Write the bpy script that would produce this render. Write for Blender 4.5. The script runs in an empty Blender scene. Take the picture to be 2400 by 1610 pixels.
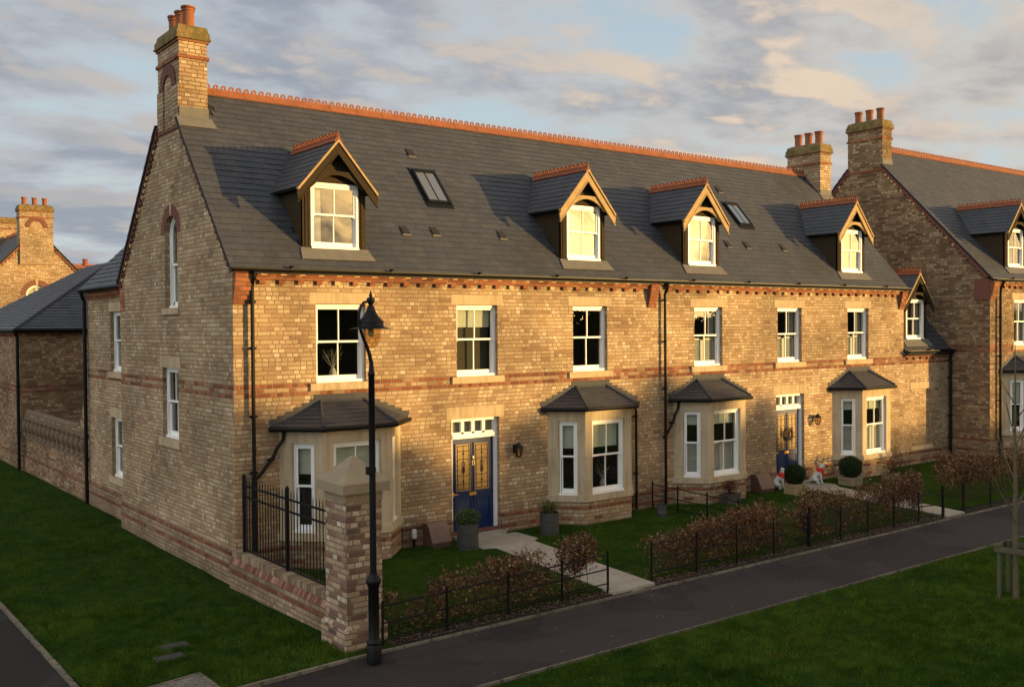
import bpy, math, random
import numpy as np
from mathutils import Vector as V, Matrix
from mathutils.geometry import tessellate_polygon
random.seed(7); RNG = np.random.default_rng(7)
S = bpy.context.scene
COL = S.collection
rad = math.radians

# ------------------------------------------------------------------ mesh builder
class MB:
    def __init__(self):
        self.v = []; self.f = []; self.m = []; self.r = []; self.cm = 0; self.cr = None
    def poly(self, pts, m=None, r=None):
        i = len(self.v); self.v.extend([tuple(p) for p in pts])
        self.f.append(tuple(range(i, i + len(pts))))
        self.m.append(self.cm if m is None else m)
        self.r.append(r if r is not None else (self.cr if self.cr is not None else random.random()))
    def hexa(self, a, b, m=None, r=None):
        # a: lower ring of 4, b: upper ring of 4 (same winding, ccw seen from above)
        if r is None: r = self.cr if self.cr is not None else random.random()
        self.poly(a[::-1], m, r); self.poly(b, m, r)
        n = len(a)
        for i in range(n):
            j = (i + 1) % n
            self.poly([a[i], a[j], b[j], b[i]], m, r)
    def box(self, x0, x1, y0, y1, z0, z1, m=None, r=None):
        if x0 > x1: x0, x1 = x1, x0
        if y0 > y1: y0, y1 = y1, y0
        if z0 > z1: z0, z1 = z1, z0
        self.hexa([(x0, y0, z0), (x1, y0, z0), (x1, y1, z0), (x0, y1, z0)],
                  [(x0, y0, z1), (x1, y0, z1), (x1, y1, z1), (x0, y1, z1)], m, r)
    def fbox(self, F, u0, u1, d0, d1, z0, z1, m=None, r=None):
        if u0 > u1: u0, u1 = u1, u0
        if d0 > d1: d0, d1 = d1, d0
        if z0 > z1: z0, z1 = z1, z0
        # d outward; ring ccw from above: (u,d1)->(u1,d1)->(u1,d0)->(u0,d0)
        a = [F(u0, d1, z0), F(u1, d1, z0), F(u1, d0, z0), F(u0, d0, z0)]
        b = [F(u0, d1, z1), F(u1, d1, z1), F(u1, d0, z1), F(u0, d0, z1)]
        self.hexa(a, b, m, r)
    def prism(self, pts, off, m=None, r=None):
        # extrude polygon pts along vector off (winding fixed later by recalc)
        if r is None: r = self.cr if self.cr is not None else random.random()
        off = V(off); a = [V(p) for p in pts]; b = [p + off for p in a]
        nrm = V((0, 0, 0))
        for i in range(len(a)):
            nrm += a[i].cross(a[(i + 1) % len(a)])
        if nrm.dot(off) < 0: a.reverse(); b.reverse()
        self.poly(a[::-1], m, r); self.poly(b, m, r)
        for i in range(len(a)):
            j = (i + 1) % len(a)
            self.poly([a[i], a[j], b[j], b[i]], m, r)
    def tube(self, path, rads, n=8, m=None, cap=True, r=None):
        path = [V(p) for p in path]
        if not hasattr(rads, '__len__'): rads = [rads] * len(path)
        if r is None: r = self.cr if self.cr is not None else random.random()
        rings = []; up = None
        for i, p in enumerate(path):
            a = path[max(i - 1, 0)]; b = path[min(i + 1, len(path) - 1)]
            d = (b - a)
            if d.length < 1e-9: d = V((0, 0, 1))
            d.normalize()
            if up is None:
                up = V((1, 0, 0)) if abs(d.z) > .9 else V((0, 0, 1))
            x = up - d * up.dot(d)
            if x.length < 1e-6: x = V((0, 1, 0))
            x.normalize(); y = d.cross(x); up = x
            rings.append([p + (x * math.cos(2 * math.pi * k / n) + y * math.sin(2 * math.pi * k / n)) * rads[i] for k in range(n)])
        base = len(self.v)
        for rg in rings: self.v.extend([tuple(q) for q in rg])
        mm = self.cm if m is None else m
        for i in range(len(rings) - 1):
            for k in range(n):
                a = base + i * n + k; b = base + i * n + (k + 1) % n
                self.f.append((a, b, b + n, a + n)); self.m.append(mm); self.r.append(r)
        if cap:
            self.f.append(tuple(base + k for k in range(n))[::-1]); self.m.append(mm); self.r.append(r)
            e = base + (len(rings) - 1) * n
            self.f.append(tuple(e + k for k in range(n))); self.m.append(mm); self.r.append(r)
    def lathe(self, prof, c, n=16, m=None, sq=None):
        # prof: list of (radius, z); c centre
        rg = []
        for (q, z) in prof: rg.append([(c[0] + q * math.cos(2 * math.pi * (k + .5) / n), c[1] + q * math.sin(2 * math.pi * (k + .5) / n), c[2] + z) for k in range(n)])
        base = len(self.v)
        for t in rg: self.v.extend(t)
        mm = self.cm if m is None else m; r = random.random()
        for i in range(len(rg) - 1):
            for k in range(n):
                a = base + i * n + k; b = base + i * n + (k + 1) % n
                self.f.append((a, b, b + n, a + n)); self.m.append(mm); self.r.append(r)
        if prof[0][0] > 1e-4: self.f.append(tuple(base + k for k in range(n))[::-1]); self.m.append(mm); self.r.append(r)
        if prof[-1][0] > 1e-4:
            e = base + (len(rg) - 1) * n
            self.f.append(tuple(e + k for k in range(n))); self.m.append(mm); self.r.append(r)
    def holed(self, outer, holes, m=None):
        # planar polygon with holes, outer ccw seen from outside
        loops = [[V(p) for p in outer]] + [[V(p) for p in h] for h in holes]
        flat = [p for l in loops for p in l]
        n = V((0, 0, 0)); o = loops[0]
        for i in range(len(o)): n += o[i].cross(o[(i + 1) % len(o)])
        for t in tessellate_polygon(loops):
            p = [flat[i] for i in t]
            if (p[1] - p[0]).cross(p[2] - p[0]).dot(n) < 0: p.reverse()
            self.poly(p, m, .5)
    def build(self, name, mats, parent=None, smooth=False, loc=(0, 0, 0), bevel=0):
        if not isinstance(mats, (list, tuple)): mats = [mats]
        me = bpy.data.meshes.new(name)
        L = V(parent['_o']) if parent is not None and '_o' in parent else V(loc)
        vs = np.array(self.v, dtype=np.float64).reshape(-1, 3)
        # uv in metres, before moving to local space
        me.from_pydata((vs - np.array(L)).tolist(), [], self.f)
        for mt in mats: me.materials.append(mt)
        me.polygons.foreach_set('material_index', self.m)
        at = me.attributes.new('rnd', 'FLOAT', 'FACE'); at.data.foreach_set('value', [float(x) for x in self.r])
        uvl = me.uv_layers.new(name='UVMap')
        nl = len(me.loops); lv = np.empty(nl, dtype=np.int32); me.loops.foreach_get('vertex_index', lv)
        nf = len(me.polygons); nr = np.empty(nf * 3); me.polygons.foreach_get('normal', nr); nr = nr.reshape(-1, 3)
        lt = np.empty(nf, dtype=np.int32); me.polygons.foreach_get('loop_total', lt)
        fn = np.repeat(nr, lt, axis=0); P = vs[lv]
        hz = np.hypot(fn[:, 0], fn[:, 1]); ok = hz > .02; hs = np.where(ok, hz, 1)
        tx = np.where(ok, -fn[:, 1] / hs, 1); ty = np.where(ok, fn[:, 0] / hs, 0)
        sx = -fn[:, 2] * ty; sy = fn[:, 2] * tx; sz = fn[:, 0] * ty - fn[:, 1] * tx
        u = P[:, 0] * tx + P[:, 1] * ty
        v = P[:, 0] * sx + P[:, 1] * sy + P[:, 2] * sz
        v = np.where(np.abs(fn[:, 2]) < .02, P[:, 2], v)
        uvl.data.foreach_set('uv', np.stack([u, v], 1).ravel())
        if smooth:
            me.polygons.foreach_set('use_smooth', [True] * nf)
        o = bpy.data.objects.new(name, me); COL.objects.link(o)
        if parent is not None:
            o.parent = parent
            o['_o'] = tuple(L)
        else:
            o.location = L; o['_o'] = tuple(L)
        if smooth:
            try: me.set_sharp_from_angle(angle=rad(50))
            except Exception: pass
        if bevel:
            b = o.modifiers.new('bevel', 'BEVEL'); b.width = bevel; b.segments = 2; b.limit_method = 'ANGLE'
        return o

def thing(name, label, cat, loc=(0, 0, 0), group=None):
    o = bpy.data.objects.new(name, None); COL.objects.link(o)
    o.location = loc; o['_o'] = tuple(loc); o.empty_display_size = .2
    o['label'] = label; o['category'] = cat
    if group: o['group'] = group
    return o
def tag(o, label, cat, group=None, kind=None):
    if label: o['label'] = label
    if cat: o['category'] = cat
    if group: o['group'] = group
    if kind: o['kind'] = kind
    return o
def struct(o):
    o['kind'] = 'structure'; return o

def frame(o, ex, n):
    o = V(o); ex = V(ex); n = V(n)
    return lambda u, d, z: tuple(o + ex * u + n * d + V((0, 0, z)))
def FR(x, z=0, y=0): return frame((x, y, z), (1, 0, 0), (0, -1, 0))       # street fronts
def GA(y, z=0, x=0): return frame((x, y, z), (0, -1, 0), (-1, 0, 0))      # left gables

# ------------------------------------------------------------------ materials
class NT:
    def __init__(self, name):
        self.mat = bpy.data.materials.new(name); self.mat.use_nodes = True
        self.t = self.mat.node_tree; self.t.nodes.clear()
        self.out = self.n('ShaderNodeOutputMaterial')
    def n(self, ty, **k):
        o = self.t.nodes.new(ty)
        for a, b in k.items(): setattr(o, a, b)
        return o
    def l(self, a, b): self.t.links.new(a, b)
    def val(self, s, x):
        if isinstance(x, (int, float)): s.default_value = x
        elif isinstance(x, (tuple, list)): s.default_value = tuple(x) if len(x) == len(s.default_value) else tuple(x) + (1,)
        else: self.l(x, s)
    def math(self, op, a, b=0., c=0., clamp=False):
        o = self.n('ShaderNodeMath', operation=op, use_clamp=clamp)
        for i, x in enumerate((a, b, c)): self.val(o.inputs[i], x)
        return o.outputs[0]
    def mix(self, f, a, b, bt='MIX'):
        o = self.n('ShaderNodeMix', data_type='RGBA', blend_type=bt)
        self.val(o.inputs[0], f); self.val(o.inputs[6], a); self.val(o.inputs[7], b)
        return o.outputs[2]
    def ramp(self, f, stops, interp='LINEAR'):
        o = self.n('ShaderNodeValToRGB'); e = o.color_ramp.elements; o.color_ramp.interpolation = interp
        while len(e) < len(stops): e.new(.5)
        for i, (p, c) in enumerate(stops):
            e[i].position = p; e[i].color = tuple(c) + (1,) if len(c) == 3 else c
        self.val(o.inputs[0], f); return o.outputs[0]
    def noise(self, vec, scale, det=3, rough=.5, out=0, dist=0):
        o = self.n('ShaderNodeTexNoise'); o.inputs['Scale'].default_value = scale
        o.inputs['Detail'].default_value = det; o.inputs['Roughness'].default_value = rough
        o.inputs['Distortion'].default_value = dist
        if vec is not None: self.l(vec, o.inputs['Vector'])
        return o.outputs[out]
    def obj(self): return self.n('ShaderNodeTexCoord').outputs['Object']
    def uv(self): return self.n('ShaderNodeTexCoord').outputs['UV']
    def rnd(self): return self.n('ShaderNodeAttribute', attribute_name='rnd').outputs['Fac']
    def smooth(self, x, a, b, o0=0., o1=1.):
        o = self.n('ShaderNodeMapRange', interpolation_type='SMOOTHSTEP')
        self.val(o.inputs[0], x); o.inputs[1].default_value = a; o.inputs[2].default_value = b
        o.inputs[3].default_value = o0; o.inputs[4].default_value = o1
        return o.outputs[0]
    def bsdf(self, col, rough=.8, bump=None, dist=.01, strength=1., spec=.3, metal=0., trans=0., coat=0.):
        p = self.n('ShaderNodeBsdfPrincipled')
        self.val(p.inputs['Base Color'], col); self.val(p.inputs['Roughness'], rough)
        p.inputs['Specular IOR Level'].default_value = spec; self.val(p.inputs['Metallic'], metal)
        if coat: p.inputs['Coat Weight'].default_value = coat; p.inputs['Coat Roughness'].default_value = .08
        if bump is not None:
            b = self.n('ShaderNodeBump'); b.inputs['Distance'].default_value = dist; b.inputs['Strength'].default_value = strength
            self.l(bump, b.inputs['Height']); self.l(b.outputs[0], p.inputs['Normal'])
        self.l(p.outputs[0], self.out.inputs[0]); return p

def simple(name, col, rough=.6, var=.25, scale=6., bump=.004, spec=.3, metal=0., coat=0., detail=4):
    t = NT(name); o = t.obj()
    nz = t.noise(o, scale, detail, .6); nf = t.noise(o, scale * 9, 2, .5)
    k = t.math('MULTIPLY_ADD', nz, var * 2, 1 - var)
    c = t.mix(1., col, k, 'MULTIPLY')
    mixv = t.math('ADD', nz, t.math('MULTIPLY', nf, .5))
    t.bsdf(c, rough, mixv if bump else None, bump, 1., spec, metal, coat=coat)
    return t.mat

BH, BW = .0915, .285
def brick(name, ramp, mortar, redrows=(), altrows=(), stain=.35, redramp=None, w=BW, h=BH, split=.62):
    t = NT(name); uv = t.uv()
    wob = t.noise(uv, 9, 2, .5, out=1)
    sw = t.n('ShaderNodeSeparateXYZ'); t.l(wob, sw.inputs[0])
    s = t.n('ShaderNodeSeparateXYZ'); t.l(uv, s.inputs[0])
    wz = t.noise(uv, 30, 1, .5)
    v = t.math('ADD', s.outputs[1], t.math('MULTIPLY_ADD', sw.outputs[0], .016, -.008))
    v = t.math('ADD', v, t.math('MULTIPLY_ADD', wz, .008, -.004))
    u = t.math('ADD', s.outputs[0], t.math('MULTIPLY_ADD', sw.outputs[1], .03, -.015))
    vr = t.math('DIVIDE', v, h); row = t.math('FLOOR', vr); fv = t.math('FRACT', vr)
    wn = t.n('ShaderNodeTexWhiteNoise', noise_dimensions='1D'); t.l(row, wn.inputs['W'])
    uu = t.math('ADD', t.math('DIVIDE', u, w), t.math('MULTIPLY', wn.outputs[0], 5.3))
    col = t.math('FLOOR', uu); fu = t.math('FRACT', uu)
    cv = t.n('ShaderNodeCombineXYZ'); t.l(col, cv.inputs[0]); t.l(row, cv.inputs[1])
    w2 = t.n('ShaderNodeTexWhiteNoise', noise_dimensions='2D'); t.l(cv.outputs[0], w2.inputs['Vector'])
    sp = t.math('GREATER_THAN', w2.outputs[0], split)
    f2 = t.math('MULTIPLY', fu, 2.); ff2 = t.math('FRACT', f2)
    half = t.math('MULTIPLY', t.math('FLOOR', f2), sp)
    nsp = t.math('SUBTRACT', 1., sp)
    fx = t.math('ADD', t.math('MULTIPLY', fu, nsp), t.math('MULTIPLY', ff2, sp))
    wd = t.math('MULTIPLY', t.math('SUBTRACT', 1., t.math('MULTIPLY', sp, .5)), w)
    du = t.math('MULTIPLY', t.math('MINIMUM', fx, t.math('SUBTRACT', 1., fx)), wd)
    dv = t.math('MULTIPLY', t.math('MINIMUM', fv, t.math('SUBTRACT', 1., fv)), h)
    d = t.n('ShaderNodeMath', operation='SMOOTH_MIN'); t.l(du, d.inputs[0]); t.l(dv, d.inputs[1]); d.inputs[2].default_value = .012
    mask = t.smooth(d.outputs[0], .0045, .0145)
    ci = t.n('ShaderNodeCombineXYZ'); t.l(t.math('ADD', col, t.math('MULTIPLY', half, .5)), ci.inputs[0]); t.l(row, ci.inputs[1])
    w3 = t.n('ShaderNodeTexWhiteNoise', noise_dimensions='2D'); t.l(ci.outputs[0], w3.inputs['Vector'])
    big = t.noise(uv, .55, 3, .55); med = t.noise(uv, 14, 3, .6); fine = t.noise(uv, 60, 2, .6)
    # brick tone: mostly per brick, pulled a little by patches of kiln / weather variation
    tone = t.math('ADD', t.math('MULTIPLY', w3.outputs[0], .8), t.math('MULTIPLY', t.math('SUBTRACT', t.noise(uv, 1.3, 2), .3), .5), clamp=True)
    c = t.ramp(tone, ramp)
    if redramp is None: redramp = [(0, (.13, .045, .03)), (.5, (.22, .075, .042)), (1, (.32, .13, .07))]
    rc = t.ramp(w3.outputs[0], redramp)
    rf = None
    for k in redrows:
        q = t.math('COMPARE', row, k, .4); q = t.math('MULTIPLY', q, t.math('GREATER_THAN', w2.outputs[0], .1)); rf = q if rf is None else t.math('ADD', rf, q)
    for k in altrows:
        q = t.math('MULTIPLY', t.math('COMPARE', row, k, .4), t.math('GREATER_THAN', w3.outputs[0], .55)); rf = q if rf is None else t.math('ADD', rf, q)
    if rf is not None: c = t.mix(rf, c, rc)
    c = t.mix(1., c, t.math('MULTIPLY_ADD', med, .5, .75), 'MULTIPLY')
    # mortar smeared over some bricks
    mm = t.math('MULTIPLY', mask, t.smooth(t.noise(uv, 4.5, 3, .65), .30, .42, .45, 1.))
    c = t.mix(mm, mortar, c)
    c = t.mix(1., c, t.smooth(big, .3, .7, 1 - stain, 1.08), 'MULTIPLY')
    hgt = t.math('ADD', mask, t.math('ADD', t.math('MULTIPLY', med, .45), t.math('MULTIPLY', fine, .25)))
    t.bsdf(c, .9, hgt, .009, .9, .2)
    return t.mat

BUFF = [(0, (.20, .125, .075)), (.12, (.30, .195, .115)), (.30, (.37, .25, .145)), (.45, (.385, .28, .165)), (.62, (.435, .325, .20)), (.80, (.49, .375, .24)), (.92, (.58, .465, .32)), (1, (.66, .55, .40))]
M = {}
M['brick'] = brick('buff_brick', BUFF, (.26, .182, .106), (39, 41, 4), (40, 1))
M['brickp'] = brick('buff_brick_plain', BUFF, (.20, .135, .075))
M['brickpier'] = brick('mixed_brick', [(0, (.09, .078, .08)), (.13, (.17, .10, .075)), (.27, (.25, .145, .10)), (.36, (.37, .265, .17)), (.70, (.48, .365, .245)), (1, (.64, .55, .44))], (.24, .17, .11), stain=.3)
M['brickwall'] = brick('garden_brick', [(0, (.20, .14, .09)), (.4, (.30, .21, .13)), (.8, (.38, .27, .17)), (1, (.47, .36, .24))], (.19, .13, .08), (4, 1), (), stain=.4)
M['red'] = brick('red_brick', [(0, (.13, .045, .025)), (.4, (.26, .085, .04)), (.75, (.34, .13, .06)), (1, (.46, .27, .14))], (.2, .12, .07), stain=.2)
M['redarch'] = simple('red_arch_brick', (.15, .06, .045), .9, .4, 11, .006)
M['cream'] = simple('cream_brick', (.52, .36, .18), .9, .25, 14, .004)
def stonemat(name, base, dirt):
    t = NT(name); o = t.n('ShaderNodeNewGeometry').outputs['Position']
    mp = t.n('ShaderNodeMapping'); t.l(o, mp.inputs[0]); mp.inputs['Scale'].default_value = (6., 6., .55)
    st = t.noise(mp.outputs[0], 1.6, 4, .6); bl = t.noise(o, 1.1, 4, .65); fi = t.noise(o, 28, 3, .65)
    c = t.mix(t.smooth(t.math('ADD', t.math('MULTIPLY', st, .55), t.math('MULTIPLY', bl, .45)), .42, .66), base, dirt)
    c = t.mix(1., c, t.math('MULTIPLY_ADD', fi, .4, .8), 'MULTIPLY')
    t.bsdf(c, .88, t.math('ADD', fi, bl), .004, 1., .2); return t.mat
M['stone'] = stonemat('sandstone', (.46, .355, .22), (.32, .24, .145))
M['stonebay'] = stonemat('bay_sandstone', (.48, .385, .255), (.345, .265, .165))
M['cap'] = simple('weathered_stone', (.27, .215, .14), .9, .35, 3.5, .01, .2)
M['lead'] = simple('lead', (.058, .058, .062), .7, .3, 4, .003, .15)
M['leadl'] = simple('light_lead', (.13, .122, .11), .7, .3, 5, .003, .15)
M['terra'] = simple('terracotta', (.24, .085, .036), .8, .45, 4, .004, .3)
M['terrad'] = simple('dark_terracotta', (.22, .068, .030), .8, .4, 5, .004, .3)
M['white'] = simple('white_paint', (.80, .79, .76), .45, .05, 3, .001, .4)
M['black'] = simple('black_iron', (.0045, .0045, .005), .5, .3, 8, .002, .22)
M['pipe'] = simple('black_gutter', (.004, .0038, .0036), .5, .3, 5, .001, .2)
M['wood'] = simple('dark_dormer_timber', (.040, .028, .015), .8, .3, 7, .002, .1)
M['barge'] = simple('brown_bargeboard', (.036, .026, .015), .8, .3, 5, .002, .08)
M['bargelit'] = simple('sunlit_bargeboard', (.36, .245, .115), .7, .4, 5, .002, .15)  # brown boards and trims with the low sun's glint put into the colour
M['navy'] = simple('navy_paint', (.005, .020, .080), .42, .12, 3, .0006, .25)
M['brass'] = simple('brass', (.75, .48, .12), .3, .15, 9, 0, .5, metal=1.)
M['silver'] = simple('nickel', (.75, .65, .5), .25, .1, 9, 0, .5, metal=1.)
M['room'] = simple('dark_room', (.05, .044, .036), .9, .3, 1.2, 0)
M['blind'] = simple('cream_blind', (.62, .62, .50), .85, .06, 3, .002)
M['screen'] = simple('drawn_dark_blind', (.075, .066, .046), .9, .15, 5, .002)
M['curtain'] = simple('grey_curtain', (.35, .34, .31), .9, .15, 8, .003)
M['shutter'] = simple('white_shutter', (.72, .69, .60), .5, .05, 4, .001)
M['zinc'] = simple('grey_planter', (.052, .052, .050), .6, .3, 5, .004)
M['timber'] = simple('pale_timber', (.34, .25, .13), .75, .25, 6, .004)
M['oldwood'] = simple('weathered_timber', (.085, .076, .045), .85, .35, 9, .008)
M['meter'] = simple('brown_plastic', (.20, .125, .09), .55, .15, 6, .002)
M['meterd'] = simple('brown_plastic_side', (.11, .06, .045), .55, .15, 6, .002)
M['statue'] = simple('white_statue', (.56, .56, .52), .6, .35, 9, .006)
M['redcloth'] = simple('red_scarf', (.55, .03, .02), .8, .15, 10, .004)
M['bark'] = simple('young_bark', (.11, .09, .05), .85, .35, 14, .006)
M['stem'] = simple('brown_stem', (.07, .045, .028), .9, .3, 9, .004)
M['soil'] = simple('bed_soil', (.022, .015, .010), .95, .5, 12, .03)
t_ = NT('concrete_kerb'); o_ = t_.n('ShaderNodeNewGeometry').outputs['Position']; s_ = t_.n('ShaderNodeSeparateXYZ'); t_.l(o_, s_.inputs[0])
q_ = t_.math('FRACT', t_.math('DIVIDE', t_.math('ADD', s_.outputs[0], t_.math('MULTIPLY', s_.outputs[1], .99)), .915)); j_ = t_.math('LESS_THAN', q_, .022)
wn_ = t_.n('ShaderNodeTexWhiteNoise', noise_dimensions='1D'); t_.l(t_.math('FLOOR', t_.math('DIVIDE', t_.math('ADD', s_.outputs[0], t_.math('MULTIPLY', s_.outputs[1], .99)), .915)), wn_.inputs['W'])
c_ = t_.mix(wn_.outputs[0], (.13, .105, .075), (.20, .165, .12)); n_ = t_.noise(o_, 7, 5, .7)
c_ = t_.mix(t_.smooth(n_, .48, .66), c_, (.05, .048, .028)); c_ = t_.mix(j_, c_, (.03, .025, .02)); t_.bsdf(c_, .92, n_, .008); M['kerb'] = t_.mat
M['iron'] = simple('cast_iron_cover', (.055, .05, .047), .6, .3, 9, .004)
M['whiteplastic'] = simple('white_plastic', (.62, .58, .5), .4, .1, 3, 0)
M['deadflower'] = simple('dry_wreath', (.30, .19, .09), .9, .4, 20, .01)
M['interiorvase'] = simple('pale_vase', (.45, .43, .38), .5, .1, 3, 0)

def toned(name, ramp):
    t = NT(name); c = t.ramp(t.rnd(), ramp); o = t.obj(); n = t.noise(o, 18, 4, .6)
    c = t.mix(1., c, t.math('MULTIPLY_ADD', n, .6, .7), 'MULTIPLY'); t.bsdf(c, .9, n, .008); return t.mat
M['copebrick'] = toned('buff_coping_brick', [(0, (.15, .10, .06)), (.5, (.23, .165, .10)), (1, (.33, .25, .16))])
M['redtone'] = toned('red_course_brick', [(0, (.12, .05, .035)), (.5, (.19, .08, .055)), (.85, (.27, .12, .085)), (1, (.34, .22, .15))])
M['capdark'] = simple('weathered_baluster_stone', (.15, .11, .07), .9, .35, 5, .01, .2)
def slate(name, dark=.82):
    t = NT(name); r = t.rnd(); uv = t.uv()
    c = t.ramp(r, [(0, (.046, .049, .057)), (.3, (.051, .053, .060)), (.7, (.056, .057, .063)), (1, (.065, .064, .068))])
    big = t.noise(uv, .7, 3, .6); med = t.noise(uv, 7, 4, .65)
    c = t.mix(1., c, t.math('MULTIPLY_ADD', big, .7, .65), 'MULTIPLY')
    c = t.mix(1., c, t.math('MULTIPLY_ADD', med, .5, .75), 'MULTIPLY')
    lich = t.smooth(t.noise(uv, 23, 2, .5), .72, .80)
    c = t.mix(t.math('MULTIPLY', lich, .35), c, (.19, .17, .13))
    c = t.mix(1., c, (dark, dark, dark), 'MULTIPLY')
    t.bsdf(c, t.math('MULTIPLY_ADD', med, .25, .42), t.noise(uv, 30, 4, .6), .006, .7, .4)
    return t.mat
M['slate'] = slate('roof_slate'); M['deck'] = simple('roof_underlay', (.02, .02, .022), .9, .1)

def glass(name, tint=(1, 1, 1), ior=.15, rough=0.0):
    t = NT(name); o = t.obj()
    # two-sided Schlick reflectance, so that light passes the pane the same way in and out
    ge = t.n('ShaderNodeNewGeometry'); dp = t.n('ShaderNodeVectorMath', operation='DOT_PRODUCT'); t.l(ge.outputs['Incoming'], dp.inputs[0]); t.l(ge.outputs['True Normal'], dp.inputs[1])
    cs = t.math('ABSOLUTE', dp.outputs['Value']); f0 = ior
    fr = t.math('MULTIPLY_ADD', t.math('POWER', t.math('SUBTRACT', 1., cs), 5.), 1 - f0, f0, clamp=True)
    b = t.n('ShaderNodeBump'); b.inputs['Distance'].default_value = .0011; b.inputs['Strength'].default_value = 1.
    t.l(t.noise(o, 2.2, 1, .4), b.inputs['Height'])
    g = t.n('ShaderNodeBsdfGlossy'); g.inputs['Roughness'].default_value = rough; t.l(b.outputs[0], g.inputs['Normal'])
    tr = t.n('ShaderNodeBsdfTransparent'); tr.inputs[0].default_value = tuple(tint) + (1,)
    mx = t.n('ShaderNodeMixShader'); t.l(fr, mx.inputs[0]); t.l(tr.outputs[0], mx.inputs[1]); t.l(g.outputs[0], mx.inputs[2])
    t.l(mx.outputs[0], t.out.inputs[0]); return t.mat
M['glass'] = glass('window_glass', (.85, .88, .85), .17)
M['bowl'] = glass('lamp_bowl_glass', (.86, .74, .56), .05)
def leaded():
    t = NT('amber_leaded_glass'); o = t.obj()
    c = t.mix(t.noise(o, 25, 3, .6), (.22, .125, .035), (.36, .225, .08))
    t.bsdf(c, .45, t.noise(o, 60, 2), .004, 1., .25); return t.mat
M['amber'] = leaded()

def leafmat(name, ramp, rough=.6, spec=.2):
    t = NT(name); c = t.ramp(t.rnd(), ramp)
    p = t.bsdf(c, rough, spec=spec)
    tl = t.n('ShaderNodeBsdfTranslucent'); t.l(c, tl.inputs[0])
    mx = t.n('ShaderNodeMixShader'); mx.inputs[0].default_value = .3
    t.l(p.outputs[0], mx.inputs[1]); t.l(tl.outputs[0], mx.inputs[2]); t.l(mx.outputs[0], t.out.inputs[0]); return t.mat
M['beech'] = leafmat('dead_beech_leaf', [(0, (.05, .021, .012)), (.4, (.115, .055, .029)), (.75, (.21, .108, .056)), (1, (.36, .23, .135))])
M['litter'] = leafmat('leaf_litter', [(0, (.06, .034, .024)), (.5, (.16, .095, .06)), (1, (.38, .28, .20))])
M['box'] = leafmat('box_leaf', [(0, (.012, .024, .009)), (.6, (.025, .05, .016)), (1, (.05, .075, .022))])
M['green'] = leafmat('green_leaf', [(0, (.03, .055, .015)), (.6, (.07, .11, .03)), (1, (.16, .18, .06))])
M['spiky'] = leafmat('strap_leaf', [(0, (.05, .07, .02)), (.6, (.14, .15, .05)), (1, (.26, .22, .09))])
M['redleaf'] = leafmat('dark_red_leaf', [(0, (.03, .012, .01)), (.6, (.07, .025, .018)), (1, (.13, .06, .03))])
M['farleaf'] = leafmat('hedge_tree_leaf', [(0, (.018, .03, .010)), (.6, (.035, .055, .018)), (1, (.065, .085, .03))])
M['grassblade'] = leafmat('grass_blade', [(0, (.014, .034, .004)), (.35, (.038, .082, .009)), (.7, (.086, .143, .015)), (.93, (.105, .115, .016)), (1, (.17, .145, .045))], .7, .04)

def lawn():
    t = NT('lawn_grass'); o = t.n('ShaderNodeNewGeometry').outputs['Position']
    a = t.noise(o, .6, 4, .6); b = t.noise(o, 5, 4, .65); f = t.noise(o, 55, 3, .7)
    c = t.ramp(t.math('ADD', t.math('MULTIPLY', a, .5), t.math('MULTIPLY', b, .5)), [(.3, (.013, .032, .004)), (.5, (.025, .056, .007)), (.68, (.052, .078, .012))])
    c = t.mix(1., c, t.math('MULTIPLY_ADD', f, 1.1, .45), 'MULTIPLY')
    t.bsdf(c, .9, t.math('ADD', f, t.math('MULTIPLY', b, 1.)), .05, 1., .03); return t.mat
M['lawn'] = lawn()
def asphalt(name, c0, c1, sc=70):
    t = NT(name); o = t.n('ShaderNodeNewGeometry').outputs['Position']
    f = t.noise(o, sc, 3, .7); a = t.noise(o, .8, 4, .6); m = t.noise(o, 6, 3, .6)
    c = t.mix(t.math('ADD', t.math('MULTIPLY', f, .6), t.math('MULTIPLY', a, .4)), c0, c1)
    c = t.mix(1., c, t.math('MULTIPLY_ADD', m, .45, .78), 'MULTIPLY')
    vo = t.n('ShaderNodeTexVoronoi'); vo.inputs['Scale'].default_value = 1.4; t.l(o, vo.inputs['Vector'])
    spot = t.smooth(vo.outputs['Distance'], .028, .045, 1., 0.)
    spot = t.math('MULTIPLY', spot, t.smooth(t.noise(o, .5, 2), .48, .58))
    ag = t.smooth(t.noise(o, 150, 2, .7), .62, .72); c = t.mix(t.math('MULTIPLY', ag, .5), c, (.15, .135, .125))
    pt = t.smooth(t.noise(o, .33, 2, .5), .5, .515); c = t.mix(t.math('MULTIPLY', pt, .22), c, (.075, .062, .06))
    dm = t.smooth(t.noise(o, 1.7, 5, .7), .58, .70); c = t.mix(t.math('MULTIPLY', dm, .35), c, (.012, .010, .010))
    c = t.mix(t.math('MULTIPLY', spot, .6), c, (.17, .16, .14))
    t.bsdf(c, .9, f, .006, 1., .15); return t.mat
M['asphalt'] = asphalt('tarmac_footpath', (.016, .0125, .0125), (.056, .044, .043))
M['road'] = asphalt('road_tarmac', (.014, .0115, .011), (.040, .033, .030))
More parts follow.
